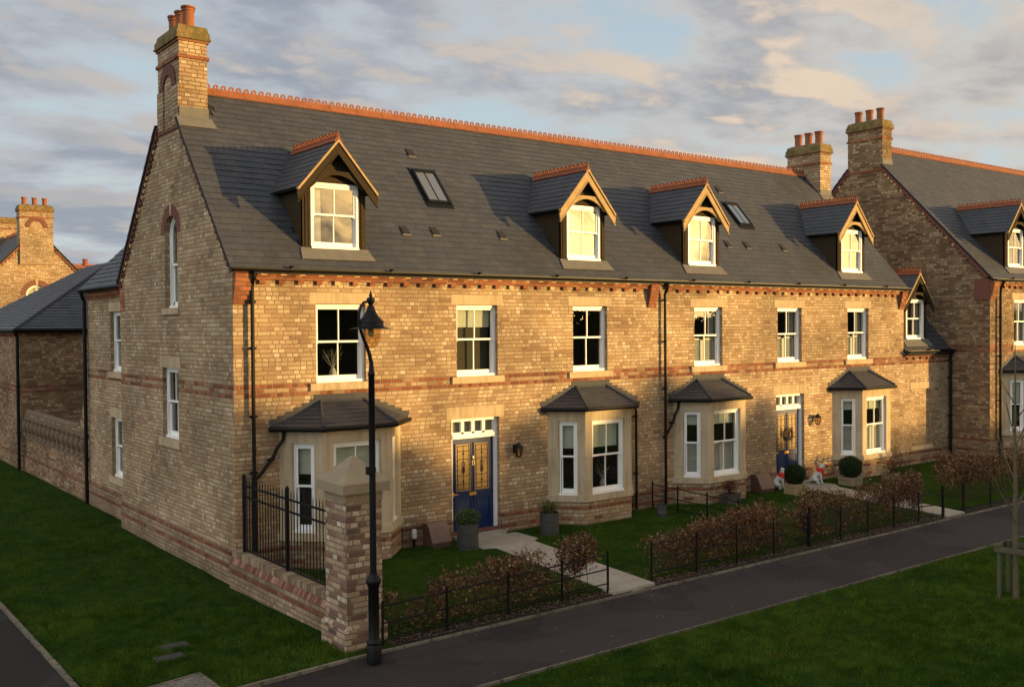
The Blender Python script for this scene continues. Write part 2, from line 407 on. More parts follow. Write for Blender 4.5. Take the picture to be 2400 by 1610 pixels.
def flags():
    t = NT('concrete_flags'); o = t.n('ShaderNodeNewGeometry').outputs['Position']
    br = t.n('ShaderNodeTexBrick'); t.l(o, br.inputs['Vector']); br.inputs['Scale'].default_value = 1.
    br.inputs['Brick Width'].default_value = .6; br.inputs['Row Height'].default_value = .6; br.inputs['Mortar Size'].default_value = .006
    br.inputs['Color1'].default_value = (.30, .265, .215, 1); br.inputs['Color2'].default_value = (.35, .315, .255, 1); br.inputs['Mortar'].default_value = (.17, .15, .115, 1)
    c = t.mix(1., br.outputs[0], t.math('MULTIPLY_ADD', t.noise(o, 4, 5, .65), .7, .65), 'MULTIPLY')
    t.bsdf(c, .9, t.noise(o, 40, 3), .004); return t.mat
M['flags'] = flags()
def pavers():
    t = NT('brick_pavers'); o = t.n('ShaderNodeNewGeometry').outputs['Position']
    br = t.n('ShaderNodeTexBrick'); t.l(o, br.inputs['Vector']); br.inputs['Scale'].default_value = 1.
    br.inputs['Brick Width'].default_value = .2; br.inputs['Row Height'].default_value = .1; br.inputs['Mortar Size'].default_value = .006
    br.inputs['Color1'].default_value = (.14, .12, .10, 1); br.inputs['Color2'].default_value = (.20, .17, .145, 1); br.inputs['Mortar'].default_value = (.06, .05, .04, 1)
    c = t.mix(1., br.outputs[0], t.math('MULTIPLY_ADD', t.noise(o, 5, 4, .65), .6, .7), 'MULTIPLY')
    t.bsdf(c, .9, br.outputs['Fac'], -.004); return t.mat
M['pavers'] = pavers()
# ------------------------------------------------------------------ building parts
def clip(poly, reg):
    out = poly
    for i in range(len(reg)):
        a = reg[i]; b = reg[(i + 1) % len(reg)]; inp = out; out = []
        side = lambda p: (b[0] - a[0]) * (p[1] - a[1]) - (b[1] - a[1]) * (p[0] - a[0])
        for k in range(len(inp)):
            p = inp[k]; q = inp[(k + 1) % len(inp)]; sp = side(p); sq = side(q)
            if sp >= 0: out.append(p)
            if (sp >= 0) != (sq >= 0):
                t = sp / (sp - sq); out.append((p[0] + (q[0] - p[0]) * t, p[1] + (q[1] - p[1]) * t))
        if len(out) < 3: return []
    return out
def slates(mb, P0, eu, ev, reg, expo=.2, wid=.3, skip=None, lift=.02):
    P0 = V(P0); eu = V(eu).normalized(); ev = V(ev).normalized(); n = eu.cross(ev)
    us = [p[0] for p in reg]; vs = [p[1] for p in reg]
    i0 = int(math.floor(min(vs) / expo)); i1 = int(math.ceil(max(vs) / expo))
    for i in range(i0, i1):
        v0 = i * expo; u = min(us) - wid + (i % 2) * wid * .5
        while u < max(us):
            w = wid * random.uniform(.93, 1.07)
            jb = random.uniform(-.006, .006); g = .002
            q = clip([(u + g, v0 + jb), (u + w - g, v0 + jb + random.uniform(-.004, .004)), (u + w - g, v0 + expo + .03), (u + g, v0 + expo + .03)], reg)
            if len(q) >= 3:
                cu = sum(p[0] for p in q) / len(q); cv = sum(p[1] for p in q) / len(q)
                if not (skip and skip(cu, cv)):
                    lj = lift * random.uniform(.8, 1.25); r = random.random()
                    top = []; bot = []
                    for (a, b) in q:
                        h = .004 + lj * (1 - (b - v0) / (expo + .03))
                        p = P0 + eu * a + ev * b
                        top.append(p + n * h); bot.append(p + n * (h - .009))
                    mb.poly(top, None, r)
                    for k in range(len(q)):
                        kk = (k + 1) % len(q); mb.poly([bot[k], bot[kk], top[kk], top[k]], None, r)
            u += w

def sash(F, w, h, parent, room=None, s=.10, cols=2, extra=(), roomd=1.3, name='window'):
    mb = MB(); j = .055
    hw = w / 2
    # box frame
    mb.fbox(F, -hw, -hw + j, -s - .14, -s, 0, h); mb.fbox(F, hw - j, hw, -s - .14, -s, 0, h)
    mb.fbox(F, -hw + j, hw - j, -s - .14, -s, h - .06, h)
    mb.fbox(F, -hw + .004, hw - .004, -s - .14, -s + .035, -.0, .055)
    zm = h * .52
    a0, a1 = -s - .066, -s - .028      # upper sash
    b0, b1 = -s - .108, -s - .070      # lower sash
    i = hw - j
    mb.fbox(F, -i, -i + .045, a0, a1, zm - .05, h - .06); mb.fbox(F, i - .045, i, a0, a1, zm - .05, h - .06)
    mb.fbox(F, -i + .045, i - .045, a0, a1, h - .115, h - .06)
    mb.fbox(F, -i + .045, i - .045, a0, a1, zm - .022, zm + .022)
    mb.fbox(F, -i, -i + .05, b0, b1, .055, zm - .025); mb.fbox(F, i - .05, i, b0, b1, .055, zm - .025)
    mb.fbox(F, -i + .05, i - .05, b0, b1, .055, .15)
    mb.fbox(F, -i, i, b0, b1, zm - .025, zm + .02)
    for k in range(1, cols):
        u = -i + 2 * i * k / cols
        mb.fbox(F, u - .012, u + .012, a0, a1, zm + .022, h - .115); mb.fbox(F, u - .012, u + .012, b0, b1, .15, zm - .025)
    o = mb.build(name, M['white'], parent)
    g = MB(); A = (a0 + a1) / 2; B = (b0 + b1) / 2
    g.poly([F(-i + .04, A, zm), F(i - .04, A, zm), F(i - .04, A, h - .11), F(-i + .04, A, h - .11)])
    g.poly([F(-i + .04, B, .14), F(i - .04, B, .14), F(i - .04, B, zm), F(-i + .04, B, zm)])
    g.build('pane', M['glass'], o)
    add_extras(F, w, h, o, s, extra, cols)
    if room is not None:
        x0, x1, d0, d1, z0, z1 = -hw - .25, hw + .25, -s - roomd, -s - .145, -.3, h + .25
        for q in ([(x0, d0, z0), (x1, d0, z0), (x1, d0, z1), (x0, d0, z1)], [(x0, d0, z0), (x0, d1, z0), (x0, d1, z1), (x0, d0, z1)],
                  [(x1, d0, z0), (x1, d1, z0), (x1, d1, z1), (x1, d0, z1)], [(x0, d0, z0), (x1, d0, z0), (x1, d1, z0), (x0, d1, z0)],
                  [(x0, d0, z1), (x1, d0, z1), (x1, d1, z1), (x0, d1, z1)]):
            room.poly([F(*p) for p in q])
    return o
def add_extras(F, w, h, o, s, extra, cols=2):
    i = w / 2 - .07; d = -s - .17
    for e in extra:
        if e[0] == 'blind':
            b = MB(); z = h - .06; L = e[1]
            n = max(1, int(L / .2))
            for k in range(n):
                za = h - .05 - L * (k + 1) / n; zb = h - .05 - L * k / n
                b.fbox(F, -i, i, d - .012 - .012 * (k % 2), d - .004 * k, za, zb)
            b.build('blind', M['blind'], o)
        if e[0] == 'shutter':
            b = MB(); top = h * e[1]
            nl = 2 if cols > 1 else 1
            for q in range(nl):
                u0 = -i + 2 * i * q / nl + .004; u1 = -i + 2 * i * (q + 1) / nl - .004
                b.fbox(F, u0, u0 + .045, d - .03, d, .08, top); b.fbox(F, u1 - .045, u1, d - .03, d, .08, top)
                b.fbox(F, u0, u1, d - .03, d, .08, .14); b.fbox(F, u0, u1, d - .03, d, top - .05, top)
                z = .17
                while z < top - .07:
                    # tilted louvre
                    p = [F(u0 + .045, d - .045, z + .030), F(u1 - .045, d - .045, z + .030), F(u1 - .045, d + .005, z), F(u0 + .045, d + .005, z)]
                    b.prism(p, (0, 0, .010)); z += .062
            b.build('shutter', M['shutter'], o)
        if e[0] == 'screen':
            b = MB(); b.fbox(F, -i, i, d - .06, d - .05, .06, h - .06); b.build('inner_blind', M['screen'], o)
        if e[0] == 'curtain':
            b = MB(); z0, z1 = .1, h - .06
            for (u0, u1) in e[1]:
                u = u0 * i
                while u < u1 * i - .01:
                    b.fbox(F, u, u + .05, d - .05 - random.uniform(0, .03), d - random.uniform(0, .02), z0, z1); u += .05
            b.build('curtain', M['curtain'], o)

def rect(F, u0, u1, z0, z1, d=0):
    return [F(u0, d, z0), F(u1, d, z0), F(u1, d, z1), F(u0, d, z1)]
def reveal(mb, hole, off, m=None):
    off = V(off)
    for k in range(len(hole)):
        a = V(hole[k]); b = V(hole[(k + 1) % len(hole)])
        mb.poly([b, a, a + off, b + off], m)

def fwin(house, wall_holes, room, c, zb, w, h, Y0, extra=(), lint=.24, sill=.16, cols=2, gable=None, roomd=1.3):
    F = FR(c, zb, Y0) if gable is None else GA(c, zb, gable)
    wall_holes.append((rect(F, -w / 2, w / 2, 0, h), (0, .24, 0) if gable is None else (.24, 0, 0)))
    o = sash(F, w, h, house, room, extra=extra, cols=cols, roomd=roomd)
    l = MB(); l.fbox(F, -w / 2 - .15, w / 2 + .15, -.19, .004, h, h + lint); l.build('lintel', M['stone'], o, bevel=.004)
    l = MB(); l.fbox(F, -w / 2 - .16, w / 2 + .16, -.10, .055, -sill, -.002); l.build('sill', M['stone'], o, bevel=.006)
    return o

def bay(house, holes, room, c, Y0, Z0=0, blinds=(), shutters=False, pipe=0):
    H, W0, D = .80, 1.46, .68
    P = [V((c - W0, Y0, 0)), V((c - H, Y0 - D, 0)), V((c + H, Y0 - D, 0)), V((c + W0, Y0, 0))]
    def off(t):
        # mitred offset, positive = outward
        ns = []
        for a, b in zip(P[:-1], P[1:]):
            e = (b - a).normalized(); ns.append(V((e.y, -e.x, 0)))
        Q = []
        Q.append(P[0] + V((ns[0].x / abs(ns[0].x) * t / abs(ns[0].x), 0, 0)))
        for k in (1, 2):
            m = (ns[k - 1] + ns[k]); m = m / (m.dot(ns[k])); Q.append(P[k] + m * t)
        Q.append(P[3] + V((t / abs(ns[2].x), 0, 0)))
        return Q
    up = lambda p, z: (p.x, p.y, z + Z0)
    def slab(mb, t0, t1, z0, z1, k, a=0., b=1.):
        o = off(t1); i = off(t0)
        oa, ob = o[k].lerp(o[k + 1], a), o[k].lerp(o[k + 1], b); ia, ib = i[k].lerp(i[k + 1], a), i[k].lerp(i[k + 1], b)
        mb.hexa([up(oa, z0), up(ob, z0), up(ib, z0), up(ia, z0)], [up(oa, z1), up(ob, z1), up(ib, z1), up(ia, z1)])
    base = MB()
    for k in range(3): slab(base, -.12, .0, -.3, .57, k)
    b = base.build('bay_window', M['brick'], house)
    st = MB()
    hs = {0: (.27, .79), 1: (.145, .855), 2: (.21, .73)}
    for k in range(3):
        slab(st, -.14, .05, .57, .73, k)
        a, e = hs[k]
        slab(st, -.14, .004, .73, 2.60, k, 0, a); slab(st, -.14, .004, .73, 2.60, k, e, 1)
        slab(st, -.14, .004, 2.60, 2.88, k)
        slab(st, -.14, .03, 2.80, 2.88, k)
    st.build('stone_surround', M['stonebay'], b, bevel=.004)
    for k in range(3):
        a, e = hs[k]; p0, p1 = P[k], P[k + 1]; L = (p1 - p0).length; ex = (p1 - p0).normalized()
        n = V((ex.y, -ex.x, 0)); mid = p0.lerp(p1, (a + e) / 2); w = (e - a) * L
        F = frame((mid.x, mid.y, .73 + Z0), ex, n); h = 1.87
        ext = []
        if blinds: ext.append(('blind', blinds[0]))
        if shutters: ext.append(('shutter', .5))
        sash(F, w - .01, h, b, None, s=.06, cols=2 if k == 1 else 1, extra=ext, name='sash')
    # roof
    rf = MB(); E = off(.15); zt = 3.41; ze = 2.945
    T0 = V((c - .52, Y0 - .01, zt + Z0)); T1 = V((c + .52, Y0 - .01, zt + Z0)); EE = [V(up(p, ze)) for p in E]
    EE[0].y = EE[3].y = Y0 - .01
    faces = [[EE[0], EE[1], T0], [EE[1], EE[2], T1, T0], [EE[2], EE[3], T1]]
    for f in faces:
        eu = (f[1] - f[0]).normalized(); nn = eu.cross(f[2] - f[0]).normalized(); ev = nn.cross(eu)
        reg = [((p - f[0]).dot(eu), (p - f[0]).dot(ev)) for p in f]
        rf.cm = 1; rf.poly([p - nn * .004 for p in f]); rf.cm = 0
        slates(rf, f[0], eu, ev, reg, .15, .27, lift=.012)
    rf.cm = 1; rf.poly([EE[3], EE[2], EE[1], EE[0]])
    ro = rf.build('roof', [M['slate'], M['deck']], b)
    ld = MB()
    for a, t in ((EE[1], T0), (EE[2], T1)): ld.tube([a + V((0, 0, .03)), t + V((0, 0, .035))], [.03, .03], 6)
    ld.tube([T0 + V((0, -.01, .02)), T1 + V((0, -.01, .02))], .025, 6)
    # stepped flashing on the wall
    for sgn in (-1, 1):
        n = 6
        for q in range(n):
            x0 = c + sgn * (.5 + (W0 + .16 - .5) * q / n); x1 = c + sgn * (.5 + (W0 + .16 - .5) * (q + 1) / n + .03)
            zc = zt - (zt - ze) * (q + .5) / n
            ld.prism([(x0, Y0 - .010 - .0008 * q, zc - .06 + Z0), (x1, Y0 - .010 - .0008 * q, zc - .12 + Z0), (x1 + sgn * .05, Y0 - .010 - .0008 * q, zc + .115 + Z0), (x0, Y0 - .010 - .0008 * q, zc + .135 + Z0)], (0, .008, 0))
    ld.box(c - .66, c + .66, Y0 - .016, Y0 - .003, zt + Z0 - .02, zt + .17 + Z0)
    ld.build('flashing', M['lead'], b)
    gt = MB(); G = off(.17); g0 = off(.0)
    path = [V(up(p, 2.91)) for p in G]; path[0].y = path[3].y = Y0 - .03
    gt.tube(path, .052, 8)
    for k in range(3): slab(gt, .01, .10, 2.86, 2.93, k, .03 if k == 0 else 0, .97 if k == 2 else 1)
    gt.build('gutter', M['pipe'], b)
    # opening in the house wall and room behind
    holes.append((rect(FR(c, Z0, Y0), -1.25, 1.25, .6, 2.78), (0, .2, 0)))
    for q in ([(c - 1.5, Y0 + 1.3, .3), (c + 1.5, Y0 + 1.3, .3), (c + 1.5, Y0 + 1.3, 2.95), (c - 1.5, Y0 + 1.3, 2.95)],
              [(c - 1.5, Y0 + .1, .3), (c - 1.5, Y0 + 1.3, .3), (c - 1.5, Y0 + 1.3, 2.95), (c - 1.5, Y0 + .1, 2.95)],
              [(c + 1.5, Y0 + .1, .3), (c + 1.5, Y0 + 1.3, .3), (c + 1.5, Y0 + 1.3, 2.95), (c + 1.5, Y0 + .1, 2.95)],
              [(c - 1.5, Y0 + 1.3, .5), (c + 1.5, Y0 + 1.3, .5), (P[2].x - .1, Y0 - D + .1, .5), (P[1].x + .1, Y0 - D + .1, .5)],
              [(c - 1.5, Y0 + 1.3, 2.84), (c + 1.5, Y0 + 1.3, 2.84), (P[2].x - .1, Y0 - D + .1, 2.84), (P[1].x + .1, Y0 - D + .1, 2.84)]):
        room.poly([(p[0], p[1], p[2] + Z0) for p in q])
    return b

def ring(mb, c, ex, r0, r1, t, n=10):
    c = V(c); ex = V(ex).normalized(); ez = V((0, 0, 1)); nn = ex.cross(ez)
    A = []
    for k in range(n):
        a = 2 * math.pi * k / n; d = ex * math.cos(a) + ez * math.sin(a); A.append(d)
    for k in range(n):
        a, b = A[k], A[(k + 1) % n]
        for sg in (-1, 1):
            q = [c + a * r0 + nn * t * sg, c + a * r1 + nn * t * sg, c + b * r1 + nn * t * sg, c + b * r0 + nn * t * sg]
            mb.poly(q if sg < 0 else q[::-1], None, .5)
        mb.poly([c + a * r1 - nn * t, c + b * r1 - nn * t, c + b * r1 + nn * t, c + a * r1 + nn * t][::-1], None, .5)
        mb.poly([c + a * r0 - nn * t, c + b * r0 - nn * t, c + b * r0 + nn * t, c + a * r0 + nn * t], None, .5)
def ridge(parent, A, B, slope, mat, step=.19, leg=.19, r1=.068, name='ridge_tiles'):
    A = V(A); B = V(B); d = (B - A); L = d.length; d.normalize(); side = V((d.y, -d.x, 0))
    mb = MB(); n = max(1, round(L / (2 * step))); tl = L / n
    ca = 1 / math.hypot(1, slope); dn = V((0, 0, -slope * ca)) ; ho = ca
    for k in range(n):
        p = A + d * (k * tl + .003); q = A + d * ((k + 1) * tl - .003)
        for sg in (-1, 1):
            out = side * sg * ho + dn; nrm = side * sg * slope * ca + V((0, 0, ca))
            a = p + V((0, 0, .01)); b = q + V((0, 0, .01))
            ring_ = [a, b, b + out * leg, a + out * leg]
            j = nrm * (.028 + .004 * (k % 2))
            mb.prism(ring_, j)
        mb.tube([p + V((0, 0, .045)), q + V((0, 0, .045))], .03, 6)
        for h in (.25, .75):
            c = p.lerp(q, h) + V((0, 0, .035 + r1)); ring(mb, c, d, r1 * .42, r1, .014)
    return mb.build(name, mat, parent)

def dormer(house, c, Y0, Z0, lit=True, fy=.27, zb=6.72, H=1.43, apex=9.10, hw=.95, slope=1.16, w=1.15, back=1.14, zr0=6.40, extra=(), yrear=None):
    zr = lambda y: Z0 + zr0 + back * (y - Y0)
    yr = lambda z: Y0 + (z - Z0 - zr0) / back
    f = Y0 + fy; zap = Z0 + apex; zev = zap - slope * hw
    body = MB(); fw = w / 2 + .19
    # cheeks (timber boarded)
    for sg in (-1, 1):
        x = c + sg * fw
        yb = yr(zev) if yrear is None else yrear
        body.prism([(x, f, zr(f) - .05), (x, f, zev + .02), (x, yb + .1, zev + .02), (x, yb + .1, zr(yb + .1) - .05)], (-sg * .05, 0, 0))
    # front posts and boarded gable
    for sg in (-1, 1):
        for q, (a, b_, dp) in enumerate(((w / 2 + .003, w / 2 + .055, .02), (w / 2 + .055, w / 2 + .075, .004), (w / 2 + .075, w / 2 + .13, .03), (w / 2 + .13, fw, .012))):
            body.box(c + sg * a, c + sg * b_, f - dp, f + .06, zr(f) - .03, zev + .1)
    zt = Z0 + zb + H
    x = -hw + .05
    while x < hw - .05:
        x1 = min(x + .075, hw - .05); zz = zap - .03 - slope * max(abs(x), abs(x1))
        if zz > zt: body.box(c + x + .003, c + x1 - .003, f - .012, f + .03, zt, zz)
        x += .075
    o = body.build('dormer', M['wood'], house)
    # barge boards, with collar and arched brace, forward of the face
    bm = MB(); fb = f - .22
    for sg in (-1, 1):
        for (t0, t1, y0, y1, m) in ((0., .045, fb - .03, fb + .06, 1), (.05, .19, fb, fb + .035, 0), (.19, .215, fb - .015, fb + .03, 0)):
            k = math.hypot(1, slope)
            a = (c, zap - t0 * k); b = (c + sg * (hw + .03), zap - t0 * k - slope * (hw + .03)); cc = (c + sg * (hw + .03 - .03), zap - t1 * k - slope * (hw + .03 - .03)); dd = (c, zap - t1 * k)
            bm.prism([(a[0], y0, a[1]), (b[0], y0, b[1]), (cc[0], y0, cc[1]), (dd[0], y0, dd[1])], (0, y1 - y0, 0), m)
    # arch brace
    zc = zap - .78; n = 10; half = .62
    for k in range(n):
        u0 = -half + 2 * half * k / n; u1 = -half + 2 * half * (k + 1) / n
        arc = lambda u: zc - .30 * (u / half) ** 2
        topl = lambda u: min(zc + .085 - .02 * abs(u), zap - slope * abs(u) - .2)
        p = [(c + u0, fb + .04, arc(u0) - .0), (c + u1, fb + .04, arc(u1)), (c + u1, fb + .04, max(topl(u1), arc(u1) + .05)), (c + u0, fb + .04, max(topl(u0), arc(u0) + .05))]
        bm.prism(p, (0, .05, 0), 0)
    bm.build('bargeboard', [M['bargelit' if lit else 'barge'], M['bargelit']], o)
    # roof
    rf = MB(); ytop = yr(zap) if yrear is None else yrear; yev = yr(zev) if yrear is None else yrear
    for sg in (-1, 1):
        k = math.hypot(1, slope)
        top0 = V((c, fb - .01, zap)); ev0 = V((c + sg * hw, fb - .01, zev)); top1 = V((c, ytop, zap)); ev1 = V((c + sg * hw, yev, zev))
        if sg < 0: P0 = ev1; eu = (ev0 - ev1).normalized(); reg3 = [ev1, ev0, top0, top1]
        else: P0 = ev0; eu = (ev1 - ev0).normalized(); reg3 = [ev0, ev1, top1, top0]
        ev = (top0 - ev0).normalized()
        reg = [((p - P0).dot(eu), (p - P0).dot(ev)) for p in reg3]
        n = eu.cross(ev)
        rf.cm = 1; rf.prism([p - n * .004 for p in reg3], -n * .05); rf.cm = 0
        slates(rf, P0, eu, ev, reg, .17, .27, lift=.014)
    rf.build('roof', [M['slate'], M['deck']], o)
    ridge(o, (c, fb - .02, zap + .01), (c, ytop - .05, zap + .01), slope, M['terrad'], step=.165, leg=.12, r1=.072)
    # valleys, apron
    if yrear is None:
        for sg in (-1, 1):
            ld = MB(); a = V((c + sg * (hw + .07), yev - .05, zr(yev - .05) + .03)); b = V((c, ytop + .03, zr(ytop + .03) + .03))
            ld.prism([a, b, b + V((-sg * .10, 0, 0)), a + V((-sg * .16, 0, .02))], (0, -.012, .012)); ld.build('valley_lead', M['lead'], o)
    ya = f - .24; ld = MB()
    ld.prism([(c - fw - .05, f - .015, zr(f - .015) + .04), (c + fw + .05, f - .015, zr(f - .015) + .04), (c + fw + .12, ya, zr(ya) + .034), (c - fw - .12, ya, zr(ya) + .034)], (0, -.01, .01))
    ld.build('apron', M['leadl'], o)
    F = FR(c, Z0 + zb, f)
    s = sash(F, w, H, o, None, s=-.03, extra=extra, name='window_frame')
    return o

def chimney(house, x0, x1, y0, y1, zb, zt, mat, pots, mats_pot=None, axis='y', arch=None, label=None):
    mb = MB()
    mb.box(x0, x1, y0, y1, zb, zt - .40, 0)
    mb.box(x0 - .04, x1 + .04, y0 - .04, y1 + .04, zt - .78, zt - .70, 1)
    mb.box(x0 - .035, x1 + .035, y0 - .035, y1 + .035, zt - .40, zt - .345, 1)
    mb.box(x0 - .075, x1 + .075, y0 - .075, y1 + .075, zt - .345, zt - .30, 2)
    e = .055
    mb.box(x0 - e, x1 + e, y0 - e, y1 + e, zt - .30, zt - .17, 2)
    a = [(x0 - e + .02, y0 - e + .02), (x1 + e - .02, y0 - e + .02), (x1 + e - .02, y1 + e - .02), (x0 - e + .02, y1 + e - .02)]
    b = [(x0 + .02, y0 + .02), (x1 - .02, y0 + .02), (x1 - .02, y1 - .02), (x0 + .02, y1 - .02)]
    mb.hexa([(p[0], p[1], zt - .17) for p in a], [(p[0] * .4 + q[0] * .6, p[1] * .4 + q[1] * .6, zt - .03) for p, q in zip(a, b)], 2)
    mb.hexa([(p[0] * .4 + q[0] * .6, p[1] * .4 + q[1] * .6, zt - .03) for p, q in zip(a, b)], [(q[0] * .8 + (x0 + x1) * .1, q[1] * .8 + (y0 + y1) * .1, zt + .02) for q in b], 2)
    o = mb.build('chimney', [mat, M['red'], M['chimcap']], house)
    for p in pots:
        q = MB(); q.lathe([(.135, -.05), (.135, .34), (.15, .345), (.15, .37), (.14, .375), (.14, .40), (.165, .41), (.165, .45), (.13, .455), (.115, .45), (.115, .2)], (p[0], p[1], zt + .02), 18)
        q.build('chimney_pot', M['terra'], o, smooth=True)
    return o
t_ = NT('mossy_chimney_cap'); o_ = t_.obj(); a_ = t_.noise(o_, 4, 4, .65)
t_.bsdf(t_.mix(t_.smooth(a_, .42, .58), (.20, .135, .06), (.12, .095, .03)), .95, t_.noise(o_, 14, 4, .6), .03, 1.); M['chimcap'] = t_.mat

def arch_pts(F, w, z0, zs, n=14, d=0, grow=0):
    r = w / 2 + grow
    pts = [F(-r, d, z0), F(r, d, z0)]
    for k in range(n + 1):
        a = math.pi * k / n; pts.append(F(r * math.cos(a), d, zs + r * math.sin(a)))
    return pts
def arch_window(house, holes, F, w, z0, zs, inward, room=None, ringw=.26, ringmat='redarch', hole=True, s=.12):
    n = 14
    if hole: holes.append((arch_pts(F, w, z0, zs, n), inward))
    fr = MB(); r = w / 2
    def band(r0, r1, d0, d1, mb=fr, a0=0, a1=math.pi, nn=n):
        for k in range(nn):
            A = a0 + (a1 - a0) * k / nn; B = a0 + (a1 - a0) * (k + 1) / nn
            q = [F(r0 * math.cos(A), d1, zs + r0 * math.sin(A)), F(r1 * math.cos(A), d1, zs + r1 * math.sin(A)), F(r1 * math.cos(B), d1, zs + r1 * math.sin(B)), F(r0 * math.cos(B), d1, zs + r0 * math.sin(B))]
            mb.prism(q, V(F(0, d0, 0)) - V(F(0, d1, 0)))
    band(r - .06, r, -s - .14, -s)
    fr.fbox(F, -r, -r + .06, -s - .14, -s, z0, zs); fr.fbox(F, r - .06, r, -s - .14, -s, z0, zs)
    fr.fbox(F, -r, r, -s - .14, -s + .03, z0, z0 + .06)
    zm = (z0 + zs + r * .75) / 2
    band(r - .11, r - .06, -s - .065, -s - .03)
    for sg in (-1, 1):
        fr.fbox(F, sg * (r - .11), sg * (r - .06), -s - .065, -s - .03, zm, zs); fr.fbox(F, sg * (r - .11), sg * (r - .06), -s - .11, -s - .07, z0, zm)
    fr.fbox(F, -r + .06, r - .06, -s - .11, -s - .03, zm - .03, zm + .025)
    fr.fbox(F, -r + .06, r - .06, -s - .11, -s - .07, z0 + .06, z0 + .15)
    fr.fbox(F, -.012, .012, -s - .06, -s - .035, zm, zs + r - .08); fr.fbox(F, -.012, .012, -s - .1, -s - .075, z0 + .1, zm)
    o = fr.build('window', M['white'], house)
    g = MB(); g.poly(arch_pts(F, w - .15, zm, zs, n, -s - .05)); g.poly(rect(F, -r + .08, r - .08, z0 + .1, zm, -s - .09)); g.build('pane', M['glass'], o)
    rg = MB()
    rr = r + .002; m = 17
    for k in range(m):
        A = math.pi * k / m + .012; B = math.pi * (k + 1) / m - .012
        key = k == m // 2
        q = [F(rr * math.cos(A), .006, zs + rr * math.sin(A)), F((rr + ringw) * math.cos(A), .006, zs + (rr + ringw) * math.sin(A)), F((rr + ringw) * math.cos(B), .006, zs + (rr + ringw) * math.sin(B)), F(rr * math.cos(B), .006, zs + rr * math.sin(B))]
        rg.prism(q, V(F(0, -.14, 0)) - V(F(0, 0, 0)), 1 if key else 0)
    rg.build('brick_arch', [M[ringmat], M['stone']], o)
    l = MB(); l.fbox(F, -r - .12, r + .12, -.1, .05, z0 - .15, z0 - .002); l.build('sill', M['stone'], o, bevel=.006)
    if room is not None:
        for q in (rect(F, -r - .2, r + .2, z0 - .2, zs + r + .2, -1.3),): room.poly(q)
        for sg in (-1, 1): room.poly([F(sg * (r + .2), -1.3, z0 - .2), F(sg * (r + .2), -s - .15, z0 - .2), F(sg * (r + .2), -s - .15, zs + r + .2), F(sg * (r + .2), -1.3, zs + r + .2)])
        room.poly([F(-r - .2, -1.3, z0 - .2), F(r + .2, -1.3, z0 - .2), F(r + .2, -s - .15, z0 - .2), F(-r - .2, -s - .15, z0 - .2)])
        room.poly([F(-r - .2, -1.3, zs + r + .2), F(r + .2, -1.3, zs + r + .2), F(r + .2, -s - .15, zs + r + .2), F(-r - .2, -s - .15, zs + r + .2)])
    return o

def cornice(house, x0, x1, Y0, Z0, phase=0.):
    mb = MB()
    mb.box(x0, x1, Y0 - .125, Y0 + .0, Z0 + 6.09, Z0 + 6.20, 0)
    mb.box(x0, x1, Y0 - .085, Y0 + .0, Z0 + 6.0, Z0 + 6.088, 0)
    x = x0 + phase
    while x < x1 - .1:
        mb.box(x, x + .13, Y0 - .132, Y0 - .01, Z0 + 6.098, Z0 + 6.19, 1)
        mb.box(x - .01, x + .12, Y0 - .065, Y0 - .0, Z0 + 5.915, Z0 + 5.998, 0 if random.random() < .8 else 1)
        x += .43
    return mb.build('dentil_cornice', [M['red'], M['cream']], house)
def corbel(house, x0, x1, Y0, Z0):
    mb = MB()
    for k in range(8):
        z = Z0 + 5.50 + k * .0915
        d = [.04, .07, .10, .13, .15, .165, .175, .18][k]
        mb.box(x0, x1, Y0 - d, Y0 + .0, z, z + .0895, 1 if k in (2, 4) and random.random() < .0 else 0)
    return mb.build('corbel', [M['red'], M['cream']], house)
def gutter(house, x0, x1, y, z):
    mb = MB(); n = 9
    pts = []
    for k in range(n + 1):
        a = math.pi + math.pi * k / n; pts.append((math.cos(a) * .068, math.sin(a) * .068))
    for k in range(n):
        p, q = pts[k], pts[k + 1]
        mb.poly([(x0, y + p[0], z + p[1]), (x0, y + q[0], z + q[1]), (x1, y + q[0], z + q[1]), (x1, y + p[0], z + p[1])])
        mb.poly([(x0, y + p[0] * .9, z + p[1] * .9), (x1, y + p[0] * .9, z + p[1] * .9), (x1, y + q[0] * .9, z + q[1] * .9), (x0, y + q[0] * .9, z + q[1] * .9)])
    for x in (x0, x1): mb.poly([(x, y + p[0], z + p[1]) for p in pts])
    mb.box(x0, x1, y - .074, y - .062, z - .012, z + .006)
    mb.box(x0, x1, y + .06, y + .09, z - .10, z + .03)
    x = x0 + 1.3
    while x < x1:
        mb.tube([(x - .03, y, z), (x + .03, y, z)], .074, 10); x += 2.4
    return mb.build('gutter', M['pipe'], house)
def downpipe(house, path, r=.038, brackets=(), lower=None, name='downpipe'):
    mb = MB(); mb.tube(path, r, 10)
    for b in brackets:
        mb.tube([(b[0], b[1], b[2] - .035), (b[0], b[1], b[2] + .035)], r + .012, 10)
        mb.box(b[0] - .085, b[0] + .085, b[1] + .005, b[1] + .03, b[2] - .022, b[2] + .022)
        mb.box(b[0] - .02, b[0] + .02, b[1], b[1] + .13, b[2] - .02, b[2] + .02)
    if lower: mb.tube([(lower[0], lower[1], lower[2]), (lower[0], lower[1], lower[3])], r + .02, 10)
    return mb.build(name, M['pipe'], house)

